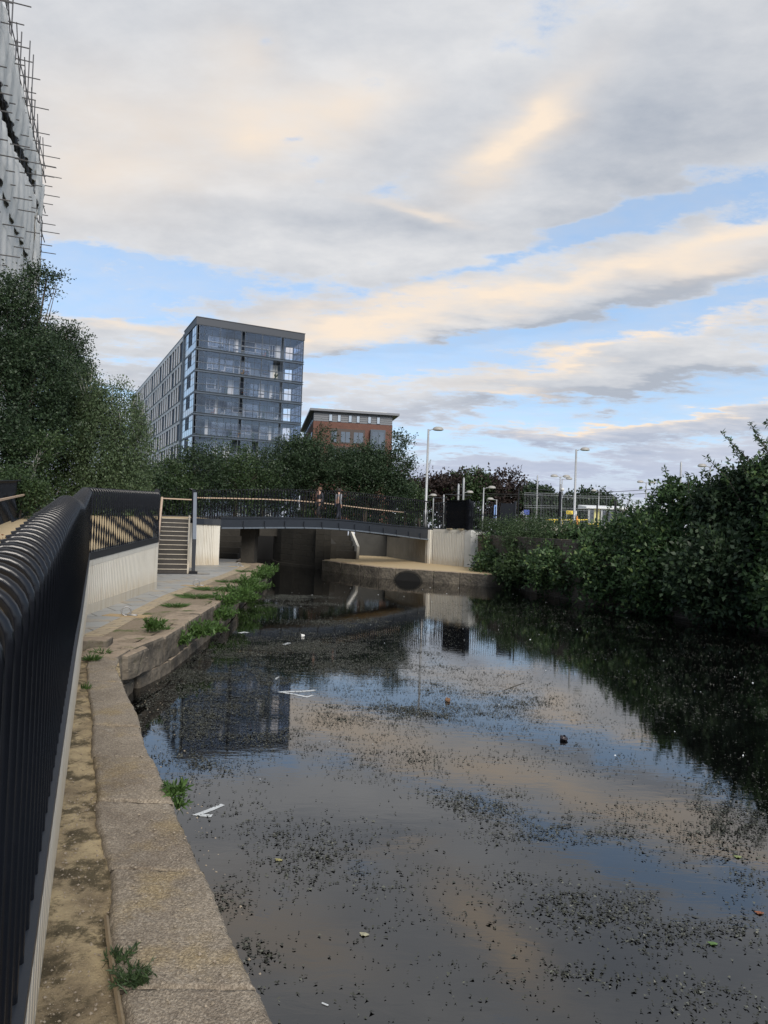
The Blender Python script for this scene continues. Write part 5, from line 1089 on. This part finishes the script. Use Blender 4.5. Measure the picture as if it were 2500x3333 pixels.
for i, x in enumerate(np.linspace(sx0, sx1, 8)[:-1]):
    mb = MB(); mb.box((x+(sx1-sx0)/14, 61.8, (3.3+zt-.3)/2), ((sx1-sx0)/7-.2, .03, zt-.3-3.35)); mb.build('glass_panel', GL_WIN, shl)
mb = MB(); mb.box((sx0+.75, 60.1, 4.1), (.5, .06, 1.3)); mb.build('timetable_panel', plain('pale_yellow_panel', (.5, .47, .2), .5), shl)
YEL = plain('yellow_paint', (.75, .55, .03), .5, .08, 3)
TXT = plain('sign_lettering', (.06, .05, .03), .6)
def handr(label, x0_, x1_, y, Y, base=3.25):
    a, b = dep(x0_, y, Y), dep(x1_, y, Y); root = empty('yellow_handrail', (a[0], a[1], base), label, 'handrail', 'yellow handrails on the tram platform'); mb = MB(); mb.tube([a, b], .055, 6); mb.build('rail', YEL, root)
    for f in np.linspace(0, 1, 6): p = a+(b-a)*f; mb = MB(); mb.tube([(p[0], p[1], 3.0), p], .04, 5); mb.build('post', YEL, root)
handr('yellow handrail along the platform below the yellow sign', 1778, 1912, 1692, 57.9)
handr('short yellow handrail just below the left end of the shelter', 1912, 1948, 1706, 57)
sg = empty('station_sign', (*dep(1860, 1700, 57)[:2], 3.25), 'small yellow station sign on two posts beside the tall lamp', 'sign'); a, b = dep(1844, 1662, 57), dep(1867, 1674, 57)
mb = MB(); mb.box(((a[0]+b[0])/2, 57, (a[2]+b[2])/2), (b[0]-a[0], .06, a[2]-b[2])); pn = mb.build('sign_board', YEL, sg)
mb = MB(); mb.box((b[0]+.13, 57, (a[2]+b[2])/2), (.24, .06, a[2]-b[2])); mb.build('white_end_panel', MATS['furn_white'], sg)
for r_i, (f0, f1) in enumerate(((.1, .68), (.1, .8))):
    mb = MB(); L_ = b[0]-a[0]; zz_ = a[2]-(a[2]-b[2])*(.35+.36*r_i); x = a[0]+L_*f0
    while x < a[0]+L_*f1: wl = .035+.02*math.sin(x*91); mb.box((x, 56.955, zz_), (wl, .01, .055)); x += wl+.022
    mb.build('lettering', TXT, pn)
for x in (a[0]+.03, b[0]+.22): mb = MB(); mb.tube([(x, 57.02, 3.1), (x, 57.02, a[2])], .035, 6); mb.build('post', GALV, sg)
bs_ = empty('blue_sign', (*dep(1715, 1680, 55)[:2], 2.56), 'small blue sign left of the overhead line mast', 'sign'); c = dep(1714, 1667, 55)
mb = MB(); mb.box(c, (.42, .05, .36)); mb.build('sign_board', plain('blue_paint', (.03, .06, .28), .5), bs_); mb = MB(); mb.tube([(c[0], c[1]+.05, 2.5), (c[0], c[1]+.05, c[2])], .035, 6); mb.build('post', GALV, bs_)
b3 = empty('blue_sign', (*dep(1612, 1690, 60)[:2], 2.56), 'small pale blue sign seen through the barred fence', 'sign'); c = dep(1612, 1665, 60)
mb = MB(); mb.box(c, (.2, .05, 1.1)); mb.build('sign_board', plain('pale_blue_paint', (.2, .35, .7), .5), b3); mb = MB(); mb.tube([(c[0], c[1]+.05, 2.5), (c[0], c[1]+.05, c[2])], .035, 6); mb.build('post', GALV, b3)
cone = empty('tram_signal_post', (*dep(1878, 1700, 56.5)[:2], 3.25), 'small orange and yellow marker beside the foot of the tall lamp', 'marker'); c = dep(1878, 1690, 56.5)
mb = MB(); mb.lathe((c[0], c[1], 3.25), [(.2, 0), (.2, .05), (.12, .08), (.06, .7), (.0, .75)], 12); mb.build('marker_body', plain('orange_paint', (.75, .28, .03), .5), cone)
# overhead wires
for i, (p, q, Yp, Yq, lab) in enumerate([((1560, 1606), (2560, 1553), 85, 46, 'upper overhead tram wire running right above the shelter'), ((1560, 1612), (2560, 1570), 85, 46, 'lower overhead tram wire running right above the shelter'), ((1698, 1588), (1793, 1598), 80, 79, 'short dark overhead wire at the line mast')]):
    a, b = dep(*p, Yp), dep(*q, Yq); mb = MB(); mb.tube([a+(b-a)*t-np.array([0, 0, .5*4*t*(1-t)*(i < 2)]) for t in np.linspace(0, 1, 14)], .022, 4); tag(mb.build('overhead_wire', BLACK), lab, 'wire')
# far cranes
def crane(label, pts, Y, m, r=.25):
    P = [dep(x, y, Y) for x, y in pts]; root = empty('crane', (P[0][0], P[0][1], 2.56), label, 'crane', 'far cranes'); return root, P
rt_, P = crane('far A-frame crane jib on the horizon, left of the camera post', [(1768, 1645), (1800, 1630), (1778, 1652), (1790, 1648), (1806, 1656)], 260, SLATE)
for nm, seq in (('jib', [0, 1]), ('strut', [2, 1]), ('strut', [3, 1]), ('tie', [4, 1])):
    mb = MB(); a, b = P[seq[0]], P[seq[1]]
    if nm == 'jib':
        for o in (-.3, .3): mb.tube([a+np.array([0, 0, o]), b+np.array([0, 0, o*.2])], .12, 4)
        for k in range(8): f = k/8; mb.tube([a+(b-a)*f+np.array([0, 0, .3*(1-f)]), a+(b-a)*(f+.12)-np.array([0, 0, .3*(1-f)])], .07, 4)
    else: mb.tube([a, b], .16, 4)
    mb.build(nm, SLATE, rt_)
mb = MB(); b = P[2]; mb.tube([(b[0], b[1], 2), tuple(b)], .5, 5); mb.build('tower', SLATE, rt_)
rt_, P = crane('far pale luffing crane leaning up beside the tall lamp at the bridge end', [(1378, 1575), (1402, 1496), (1362, 1572)], 300, GALV)
mb = MB(); a, b = P[0], P[1]
for o in (-.5, .5): mb.tube([a+np.array([o, 0, 0]), b+np.array([o*.4, 0, 0])], .10, 4)
for k in range(16): f = k/16; mb.tube([a+(b-a)*f+np.array([(-.5)**1 if k % 2 else .5, 0, 0])*(1-f*.6), a+(b-a)*(f+.06)+np.array([.5 if k % 2 else -.5, 0, 0])*(1-f*.6)], .06, 4)
mb.build('jib', GALV, rt_); mb = MB(); mb.tube([P[2], P[1]], .05, 4); mb.build('cable', GALV, rt_); mb = MB(); mb.tube([(P[0][0], P[0][1], 2), tuple(P[0])], .6, 5); mb.build('tower', GALV, rt_)

# ================================================================== TWO PEOPLE ON THE BRIDGE
SKIN = plain('skin', (.42, .26, .19), .55, .06, 8)
def person(label, foot, face, top_m, leg_m, hair_m, hair_top=.0, stride=.28, hgt=1.74):
    k = hgt/1.75; root = empty('person', foot, label, 'person'); ca, sa = math.cos(face), math.sin(face)
    def W_(x, y, z): return (foot[0]+(x*ca-y*sa)*k, foot[1]+(x*sa+y*ca)*k, foot[2]+z*k)     # x forward, y left
    J = {'pel': (0, 0, .95, .135), 'wai': (.0, 0, 1.10, .125), 'che': (.01, 0, 1.30, .15), 'nek': (.0, 0, 1.47, .06), 'hd0': (.02, 0, 1.56, .075), 'hd1': (.025, 0, 1.66, .095), 'hd2': (.02, 0, 1.73, .06),
         'shl': (0, .17, 1.40, .062), 'ell': (-.05, .23, 1.12, .045), 'wrl': (.10, .22, .90, .032), 'hnl': (.15, .21, .83, .036), 'shr': (0, -.17, 1.40, .062), 'elr': (-.10, -.23, 1.14, .045), 'wrr': (-.02, -.23, .90, .032), 'hnr': (.01, -.22, .82, .036),
         'hil': (0, .09, .90, .095), 'knl': (stride*.5+.05, .09, .50, .06), 'anl': (stride*.7, .09, .09, .042), 'tol': (stride*.7+.17, .1, .04, .034), 'hir': (0, -.09, .90, .095), 'knr': (-.02, -.09, .49, .06), 'anr': (-stride*.75, -.09, .14, .042), 'tor': (-stride*.75+.15, -.1, .05, .034)}
    E2_ = [('pel', 'wai'), ('wai', 'che'), ('che', 'nek'), ('nek', 'hd0'), ('hd0', 'hd1'), ('hd1', 'hd2'), ('che', 'shl'), ('shl', 'ell'), ('ell', 'wrl'), ('wrl', 'hnl'), ('che', 'shr'), ('shr', 'elr'), ('elr', 'wrr'), ('wrr', 'hnr'), ('pel', 'hil'), ('hil', 'knl'), ('knl', 'anl'), ('anl', 'tol'), ('pel', 'hir'), ('hir', 'knr'), ('knr', 'anr'), ('anr', 'tor')]
    def skin(name, keys, m, grow=0.):
        ids = {q: i for i, q in enumerate(keys)}; me = bpy.data.meshes.new(name); off = np.array(wloc(root))
        me.from_pydata([tuple(np.array(W_(*J[q][:3]))-off) for q in keys], [(ids[a], ids[b]) for a, b in E2_ if a in ids and b in ids], []); o = link(name, me, root)
        md = o.modifiers.new('skin', 'SKIN'); md.use_smooth_shade = True; sv = me.skin_vertices[0].data
        for q, i in ids.items(): r = (J[q][3]+grow)*k; sv[i].radius = (r, r*(.8 if q in ('pel', 'wai', 'che') else 1))
        sv[0].use_root = True; sb = o.modifiers.new('sub', 'SUBSURF'); sb.levels = 2; sb.render_levels = 2; me.materials.append(m); return o
    skin('body', list(J), SKIN)
    skin('jacket', ['pel', 'wai', 'che', 'shl', 'ell', 'wrl', 'shr', 'elr', 'wrr'], top_m, .014); skin('trousers', ['pel', 'hil', 'knl', 'anl', 'hir', 'knr', 'anr'], leg_m, .013)
    mb = MB(); hd = W_(.0, 0, 1.665); mb.lathe((hd[0], hd[1], hd[2]-.05), [(.098, -.02), (.112, .03), (.108, .08), (.08, .125), (.03, .145), (.0, .147)], 14); h = mb.build('hair', hair_m, root, True)
    mb = MB()
    for yy in (-.035, .035): e_ = W_(.108, yy, 1.66); mb.lathe((e_[0], e_[1], e_[2]-.01), [(.001, 0), (.012, .005), (.012, .015), (.001, .02)], 8)
    mb.build('eyes', TXT, root); mb = MB(); n0, n1 = W_(.10, 0, 1.66), W_(.135, 0, 1.615); mb.tube([n0, n1], [.01, .017], 6); mb.build('nose', SKIN, root, True)
    for a, b in (('wrl', 'hnl'), ('wrr', 'hnr')):                     # five curled fingers per hand
        A_, B2 = np.array(J[a][:3]), np.array(J[b][:3]); d_ = (B2-A_)/np.linalg.norm(B2-A_)
        for i in range(5):
            off_ = np.array([(-.024+.016*i), 0, 0]) if i < 4 else np.array([.04, 0, .05]); ln_ = (.062, .07, .066, .052, .045)[i]
            s0 = B2+off_+d_*.01; s1 = s0+d_*ln_*.6; s2 = s1+d_*ln_*.5+np.array([0, -.015*np.sign(B2[1]), 0]); mb = MB(); mb.tube([W_(*s0), W_(*s1), W_(*s2)], [.010, .009, .007], 6); mb.build('finger', SKIN, root, True)
    return root
def onbridge(t, off): p = plan(t)+bn*off; return (p[0], p[1], sm3(ztop, t)-.055)
ad = math.atan2(bt[1], bt[0])
person('person in dark clothes with short ginger hair walking over the bridge', onbridge(6.3, 1.3), ad+PI, plain('dark_jacket', (.02, .022, .03), .8), plain('dark_trousers', (.015, .016, .02), .8), plain('ginger_hair', (.10, .05, .03), .7), hgt=1.70)
person('person with dark hair in a pale grey top walking over the bridge', onbridge(7.5, 1.2), ad, plain('pale_grey_top', (.20, .21, .23), .8), plain('navy_trousers', (.02, .025, .04), .8), plain('dark_hair', (.02, .016, .013), .7), hgt=1.74)
# handrail end and white litter in the back left intentionally left out

# ================================================================== SMALL THINGS
RUST = plain('ring_plate_bed', (.33, .24, .13), .9, .3, 20, .6); STEEL = plain('bright_steel', (.28, .28, .28), .45, .1, 9, 0, metal=.5)
for i, (x, y, lab) in enumerate([(412, 2003, 'steel mooring ring nearest the camera on the flagstones'), (640, 1906, 'steel mooring ring on the flagstones opposite the foot of the stairs'), (778, 1844, 'small steel mooring ring farthest along the towpath near the bridge')]):
    c = onz(x, y, .67); root = empty('mooring_ring', c, lab, 'mooring ring', 'mooring rings on the towpath')
    mb = MB(); mb.tube([(c[0]+.085*math.cos(a), c[1]-.02+.03*math.cos(a), c[2]+.085+.085*math.sin(a)) for a in np.linspace(0, 2*PI, 17)], .014, 6, False); mb.build('ring', STEEL, root, True)
    mb = MB(); mb.tube([(c[0]-.03, c[1], c[2]+.012), (c[0]+.22, c[1]-.04, c[2]+.012)], .022, 6); mb.build('shackle', STEEL, root, True)
    mb = MB(); mb.prism([(c[0]-.45, c[1]-.1), (c[0]+.42, c[1]-.22), (c[0]+.45, c[1]+.16), (c[0]-.4, c[1]+.2)], .6, .6685); mb.build('bedding_patch', RUST, root)
def P_(x, y, z=.66): return onz(x, y, z)
# weeds
sprig('weed', 'leafy weed growing at the water edge of the near coping', None, P_(565, 2590, .64), 22, .10, .11, .06, .018, seed=1)
sprig('weed', 'weed hanging over the coping face below the leafy one', None, P_(580, 2630, .55), 12, .08, .08, .05, .016, seed=2)
sprig('weed', 'feathery dark green weed beside the timber strip at the bottom of the photo', None, P_(432, 3200, .655), 46, .07, .10, .03, .006, LF_MID, 3)
sprig('weed', 'small weed tuft in the joint near the bottom edge of the coping', None, P_(395, 3130, .64), 18, .05, .08, .04, .009, LF_MID, 4)
sprig('weed', 'tall leafy weed on the first big old stone', 'weeds on the old quay', P_(505, 2055, .68), 30, .24, .20, .10, .03, seed=5)
sprig('weed', 'bright green weed sprouting between the first old stones at the water', 'weeds on the old quay', P_(590, 2098, .35), 40, .25, .22, .08, .03, seed=6)
labs = ['trailing weed on the quay face just beyond the bright one', 'low weed at the water line beyond the first big stones', 'yellow green leafy clump on the middle of the quay edge', 'thick weed clump hanging from the middle of the quay', 'grassy weed clump on the far half of the quay edge', 'leafy weed clump close to the far end of the quay', 'bushy weed at the far rounded end of the quay', 'tall weed at the end of the quay beside the bridge shadow', 'thin weed between two far quay stones', 'low weeds at the water line near the far end of the quay', 'weed cluster below the far quay edge stones']
for i, (x, y, z, n, h, sp_) in enumerate([(650, 2075, .35, 60, .45, .45), (690, 2060, .1, 50, .3, .5), (735, 1975, .5, 70, .5, .55), (715, 2020, .3, 80, .5, .55), (770, 1945, .5, 80, .55, .6), (810, 1915, .5, 80, .6, .65), (850, 1885, .5, 90, .65, .7), (872, 1868, .55, 70, .6, .6), (790, 1935, .3, 80, .5, .7), (800, 1960, .1, 70, .4, .7), (835, 1925, .15, 80, .5, .8)]):
    sprig('weed', labs[i], 'weeds on the old quay', P_(x, y, z), int(n*.8), h*.8, sp_*.75, .12, .036, seed=20+i)
gl_ = ['grass tuft on the strip where the coping meets the first old stone', 'grass tuft by the loose broken stone', 'grass tuft on the soil behind the tall leafy weed', 'grass patch on the soil verge beside the nearest mooring ring', 'long grass patch in the middle of the soil verge', 'grass patch opposite the foot of the stairs', 'grass tuft beyond the second mooring ring', 'far grass tuft near the bridge end of the verge', 'small grass tuft in the coping joint']
for i, (x, y, n, r) in enumerate([(330, 2130, 130, .25), (300, 2150, 130, .22), (540, 2050, 60, .2), (570, 1975, 260, .5), (640, 1945, 420, .8), (690, 1920, 380, .8), (745, 1895, 260, .7), (800, 1862, 200, .6), (280, 2245, 40, .1)]):
    sprig('grass_tuft', gl_[i], 'grass tufts along the quay', P_(x, y, .655), int(n*.9), .11, r*.8, .1, .014, LF_WEED, 60+i, True, 'grass')
# grit and pebbles on the strip and coping
rg = np.random.default_rng(5); PV = []; PF = []
for i in range(900):
    s_ = rg.uniform(1.2, 11) if i % 2 else rg.uniform(2.4, 5.5); lat = rg.uniform(.02, .42) if i % 5 else rg.uniform(.4, .9); p = on1(s_)+N1*lat; z = .625 if lat < .4 else .668; r = rg.uniform(.003, .010)
    b = len(PV); q = rg.normal(size=(6, 3))*.15+np.array([(1, 0, 0), (-1, 0, 0), (0, 1, 0), (0, -1, 0), (0, 0, .8), (0, 0, -.8)]); PV += [tuple(np.array([p[0], p[1], z])+v*r) for v in q]
    PF += [(b+a, b+c_, b+d_) for a, c_, d_ in ((0, 2, 4), (2, 1, 4), (1, 3, 4), (3, 0, 4), (2, 0, 5), (1, 2, 5), (3, 1, 5), (0, 3, 5))]
mb = MB(); mb.add(PV, PF); tag(mb.build('grit', plain('pale_grit', (.25, .21, .16), .9, .5, 60)), 'scattered grit and small pebbles on the strip and coping', kind='stuff')
# floating litter
WHT = plain('white_plastic_strip', (.50, .53, .55), .5, .3, 12)
def strip(label, pts, w, name='plastic_strip', m=None, z=.006):
    P = [onz(x, y, z) for x, y in pts]; V = []; F = []
    for i, p in enumerate(P):
        t = P[min(i+1, len(P)-1)]-P[max(i-1, 0)]; t /= np.linalg.norm(t); n = np.array([-t[1], t[0], 0])*w/2*(1+.2*math.sin(i*3)); V += [p+n, p-n]
    k = len(V); V = V+[v-np.array([0, 0, .004]) for v in V]
    for i in range(len(P)-1): F += [(2*i, 2*i+2, 2*i+3, 2*i+1), (k+2*i, k+2*i+1, k+2*i+3, k+2*i+2), (2*i, k+2*i, k+2*i+2, 2*i+2), (2*i+1, 2*i+3, k+2*i+3, k+2*i+1)]
    mb = MB(); mb.add(V, F); return tag(mb.build(name, m or WHT), label, 'litter')
strip('white bent plastic strip shaped like an arrowhead floating near the coping', [(725, 2618), (690, 2633), (655, 2646), (636, 2650), (660, 2653), (690, 2654)], .045)
strip('large pale folded plastic strip floating in the reflection of the trees', [(1025, 2246), (980, 2250), (930, 2250), (910, 2251), (950, 2258), (1000, 2268), (1018, 2262)], .05)
strip('short white curved strip floating right of the old quay', [(896, 2212), (903, 2205), (910, 2202)], .03)
strip('white plastic scrap floating in the weed beyond the old quay', [(925, 2098), (935, 2094), (942, 2092)], .08)
strip('pale floating scrap in the shade near the old quay', [(780, 2060), (795, 2057), (808, 2059)], .09)
strip('thin stick floating in the bright part of the water', [(1640, 2246), (1665, 2236), (1705, 2222)], .012, 'stick', WT)
strip('small white floating stick at the bottom of the photo', [(1048, 3263), (1068, 3271)], .008)
def lump_obj(name, label, x, y, r, m, cat):
    c = onz(x, y, .01); rg = np.random.default_rng(int(x)); mb = MB(); prof = [(.01, -.5*r), (r*.8, -.2*r), (r, .3*r), (r*.7, .8*r), (.01, .95*r)]; mb.lathe(c, prof, 9); V = np.array(mb.v); mb.v = (V+rg.normal(size=V.shape)*r*.12).tolist(); tag(mb.build(name, m), label, cat)
lump_obj('floating_can', 'small dark object floating in the bright middle of the water', 1835, 2407, .05, plain('dark_plastic', (.02, .015, .02), .4), 'litter')
lump_obj('floating_ball', 'small brown object floating left of the bright middle water', 1457, 2281, .045, plain('brown_lump', (.16, .09, .05), .7), 'litter')
lump_obj('floating_ball', 'small white object floating near the first weed patch under the bridge', 985, 2071, .05, MATS['furn_white'], 'litter')
for i, (x, y, c_, lab) in enumerate([(905, 2798, (.25, .23, .09), 'pale yellow leaf floating near the coping'), (2318, 3070, (.08, .15, .04), 'green leaf floating at the lower right'), (2400, 2788, (.18, .22, .08), 'pale green leaf patch floating at the right'), (2470, 2970, (.2, .07, .03), 'red brown leaf floating at the right edge'), (1183, 3040, (.3, .29, .2), 'pale torn leaf floating among the weed at the bottom')]):
    c = onz(x, y, .008); mb = MB(); V = [(c[0]+.024*math.cos(a)*(1.6 if k % 3 == 0 else .8), c[1]+.018*math.sin(a), c[2]+.004*math.sin(3*a)) for k, a in enumerate(np.linspace(0, 2*PI, 9)[:-1])]; mb.add(V+[(x_, y_, z_-.003) for x_, y_, z_ in V], [tuple(range(8)), tuple(range(15, 7, -1))]); tag(mb.build('floating_leaf', plain('leaf_tint', c_, .6, .2, 30)), lab, 'leaf')
lv = crown([(*on1(16.5, 2.15), 1.93, 1.2, .35, .04)], 60, 5, .08, .04, .2, 'bush', 0, 9); tag(fastmesh('leaf_litter', lv, 4, leafmat('dry_leaves', (.10, .035, .015), (.22, .10, .04))), 'dry brown fallen leaves on the ramp by the far kerb', kind='stuff')

# ================================================================== FLOATING WATER WEED (uncountable)
def weedmap(x, y):     # density 0..1 for photo pixel (1659-wide scale)
    Bl = [(500, 1450, 200, 55, 1), (450, 1510, 150, 55, 1), (420, 1570, 120, 45, 1), (560, 1590, 130, 35, .8), (700, 1400, 190, 26, 1), (780, 1440, 150, 22, 1), (600, 1290, 110, 7, .9), (640, 1308, 120, 6, .9), (720, 1345, 110, 9, .7), (900, 1490, 240, 30, .55), (990, 1535, 230, 36, .75),
          (480, 1650, 130, 35, .6), (720, 1560, 190, 42, .55), (1100, 1570, 170, 18, .55), (1040, 1740, 140, 45, .9), (1180, 1790, 160, 40, .9), (1330, 1800, 260, 55, .7), (1560, 1760, 120, 60, .75), (640, 1850, 120, 55, .8), (720, 1905, 110, 40, .8), (480, 1950, 60, 40, .6), (560, 2060, 60, 40, .6),
          (1330, 1960, 200, 50, .75), (1500, 2020, 150, 55, .8), (1250, 2110, 200, 30, .4), (1600, 1900, 90, 90, .7), (1560, 2150, 120, 60, .6), (650, 2130, 140, 30, .35), (820, 1990, 160, 60, .4), (520, 1780, 90, 40, .45), (1150, 1890, 250, 40, .4), (900, 1650, 280, 40, .3), (1250, 1650, 200, 30, .25), (850, 1800, 200, 40, .25), (1000, 2090, 220, 35, .25)]
    d_ = np.full(x.shape, .055)
    for cx, cy, rx, ry, a in Bl: d_ = np.maximum(d_, a*np.exp(-(((x-cx)/rx)**2+((y-cy)/ry)**2)))
    return d_
rg = np.random.default_rng(21); N = 1900000
X = rg.uniform(-6.5, 13, N); Yv = 2.0+24*rg.uniform(0, 1, N)**1.1
Pw = np.c_[X, Yv, np.zeros(N)]; rel = Pw-CAM; wv_ = rel@Fw; sx = (1250+FPX*(rel@Rt)/wv_)/1.507; sy = (1666.5-FPX*(rel@Upv)/wv_)/1.507
dn = weedmap(sx, sy); nz = np.zeros(N)
for f_, a_2, ph in ((1.3, 1, 0), (2.9, .8, 2), (6.1, .7, 4), (12.5, .6, 1)): nz += a_2*np.sin(X*f_*1.0+2.2*np.sin(Yv*f_*.8+ph)+ph)*np.sin(Yv*f_*1.3+1.9*np.sin(X*f_*.7-ph))
dens_ = dn*np.clip(.75+.62*nz, .04, 1.8)
dist = np.hypot(X, Yv); keep = rg.uniform(0, 1, N) < dens_*np.clip(.62+.95*(dn-.45), .5, 1.2)
edx = np.interp(Yv, [p[1] for p in [(0, -1.0), (0, 2.82)]][:0] or np.array([2.0, 2.82, 4.08, 5.42, 7.11, 8.33, 9.95, 12, 15, 20, 27, 31]), np.array([0.1, -.30, -.90, -1.55, -2.30, -2.90, -3.55, -3.5, -3.65, -4.1, -4.75, -4.8]))
keep &= (X > edx+.03) & (Yv > 2.2) & (sx < 1700) & (X < np.interp(Yv, [5, 18, 25, 33], [12.5, 9.6, 6, 3.6])) & (sy > 1275)
X, Yv, nz = X[keep], Yv[keep], nz[keep]; n = len(X); r = rg.uniform(.004, .0105, n)*(1+.35*(rg.random(n) < .12)); el_ = rg.uniform(.55, 1., n); th = rg.uniform(0, PI, n); V = np.zeros((n, 6, 3))
for k in range(6):
    a = k*PI/3; rk = r*rg.uniform(.75, 1.2, n)*(1.35 if k % 2 else .6); lx, ly = rk*np.cos(a)*1.35, rk*np.sin(a)*el_
    V[:, k, 0] = X+lx*np.cos(th)-ly*np.sin(th); V[:, k, 1] = Yv+lx*np.sin(th)+ly*np.cos(th); V[:, k, 2] = .003+rg.uniform(0, .009, n)
def f_weed(s):
    g = s.n('ShaderNodeNewGeometry'); r_ = g.outputs['Random Per Island']; s.bsdf(s.ramp(r_, [(0, (.010, .011, .008)), (.55, (.022, .024, .016)), (.85, (.05, .054, .038)), (1, (.12, .125, .10))]), .5, None, spec=.6)  # palest pieces carry sky reflections off the weed as painted colour
WEED = mat('pond_weed', f_weed)
tag(fastmesh('floating_weed', V.reshape(-1, 3), 6, WEED), 'small dark pieces of pond weed floating in drifts on the canal', kind='stuff')
# upright sprig tips in the thick drifts
sel = (nz > .9) & (rg.random(n) < .5); Xs, Ys = X[sel], Yv[sel]; m2 = len(Xs)
Dq = nrm(np.c_[rg.normal(size=m2), rg.normal(size=m2), np.abs(rg.normal(size=m2))*.5+.2]); tag(fastmesh('weed_tips', leafquads(np.c_[Xs, Ys, np.full(m2, .002)], Dq, .028, .012, rg), 4, WEED), 'short weed tips standing out of the water in the thick drifts', kind='stuff')

rg = np.random.default_rng(9); n = 130; Xf = rg.uniform(-4, 8, n); Yf = rg.uniform(5, 32, n); ok_ = Xf > np.interp(Yf, [5, 8.3, 10, 20, 31], [-1.2, -2.8, -3.4, -4, -4.7]); Xf, Yf = Xf[ok_], Yf[ok_]
fastmesh_ = leafquads(np.c_[Xf, Yf, np.full(len(Xf), .008)], nrm(np.c_[rg.normal(size=len(Xf)), rg.normal(size=len(Xf)), np.zeros(len(Xf))]), .035, .02, rg)
tag(fastmesh('floating_flecks', fastmesh_, 4, WHT), 'tiny pale flecks and petals floating all over the canal', kind='stuff')
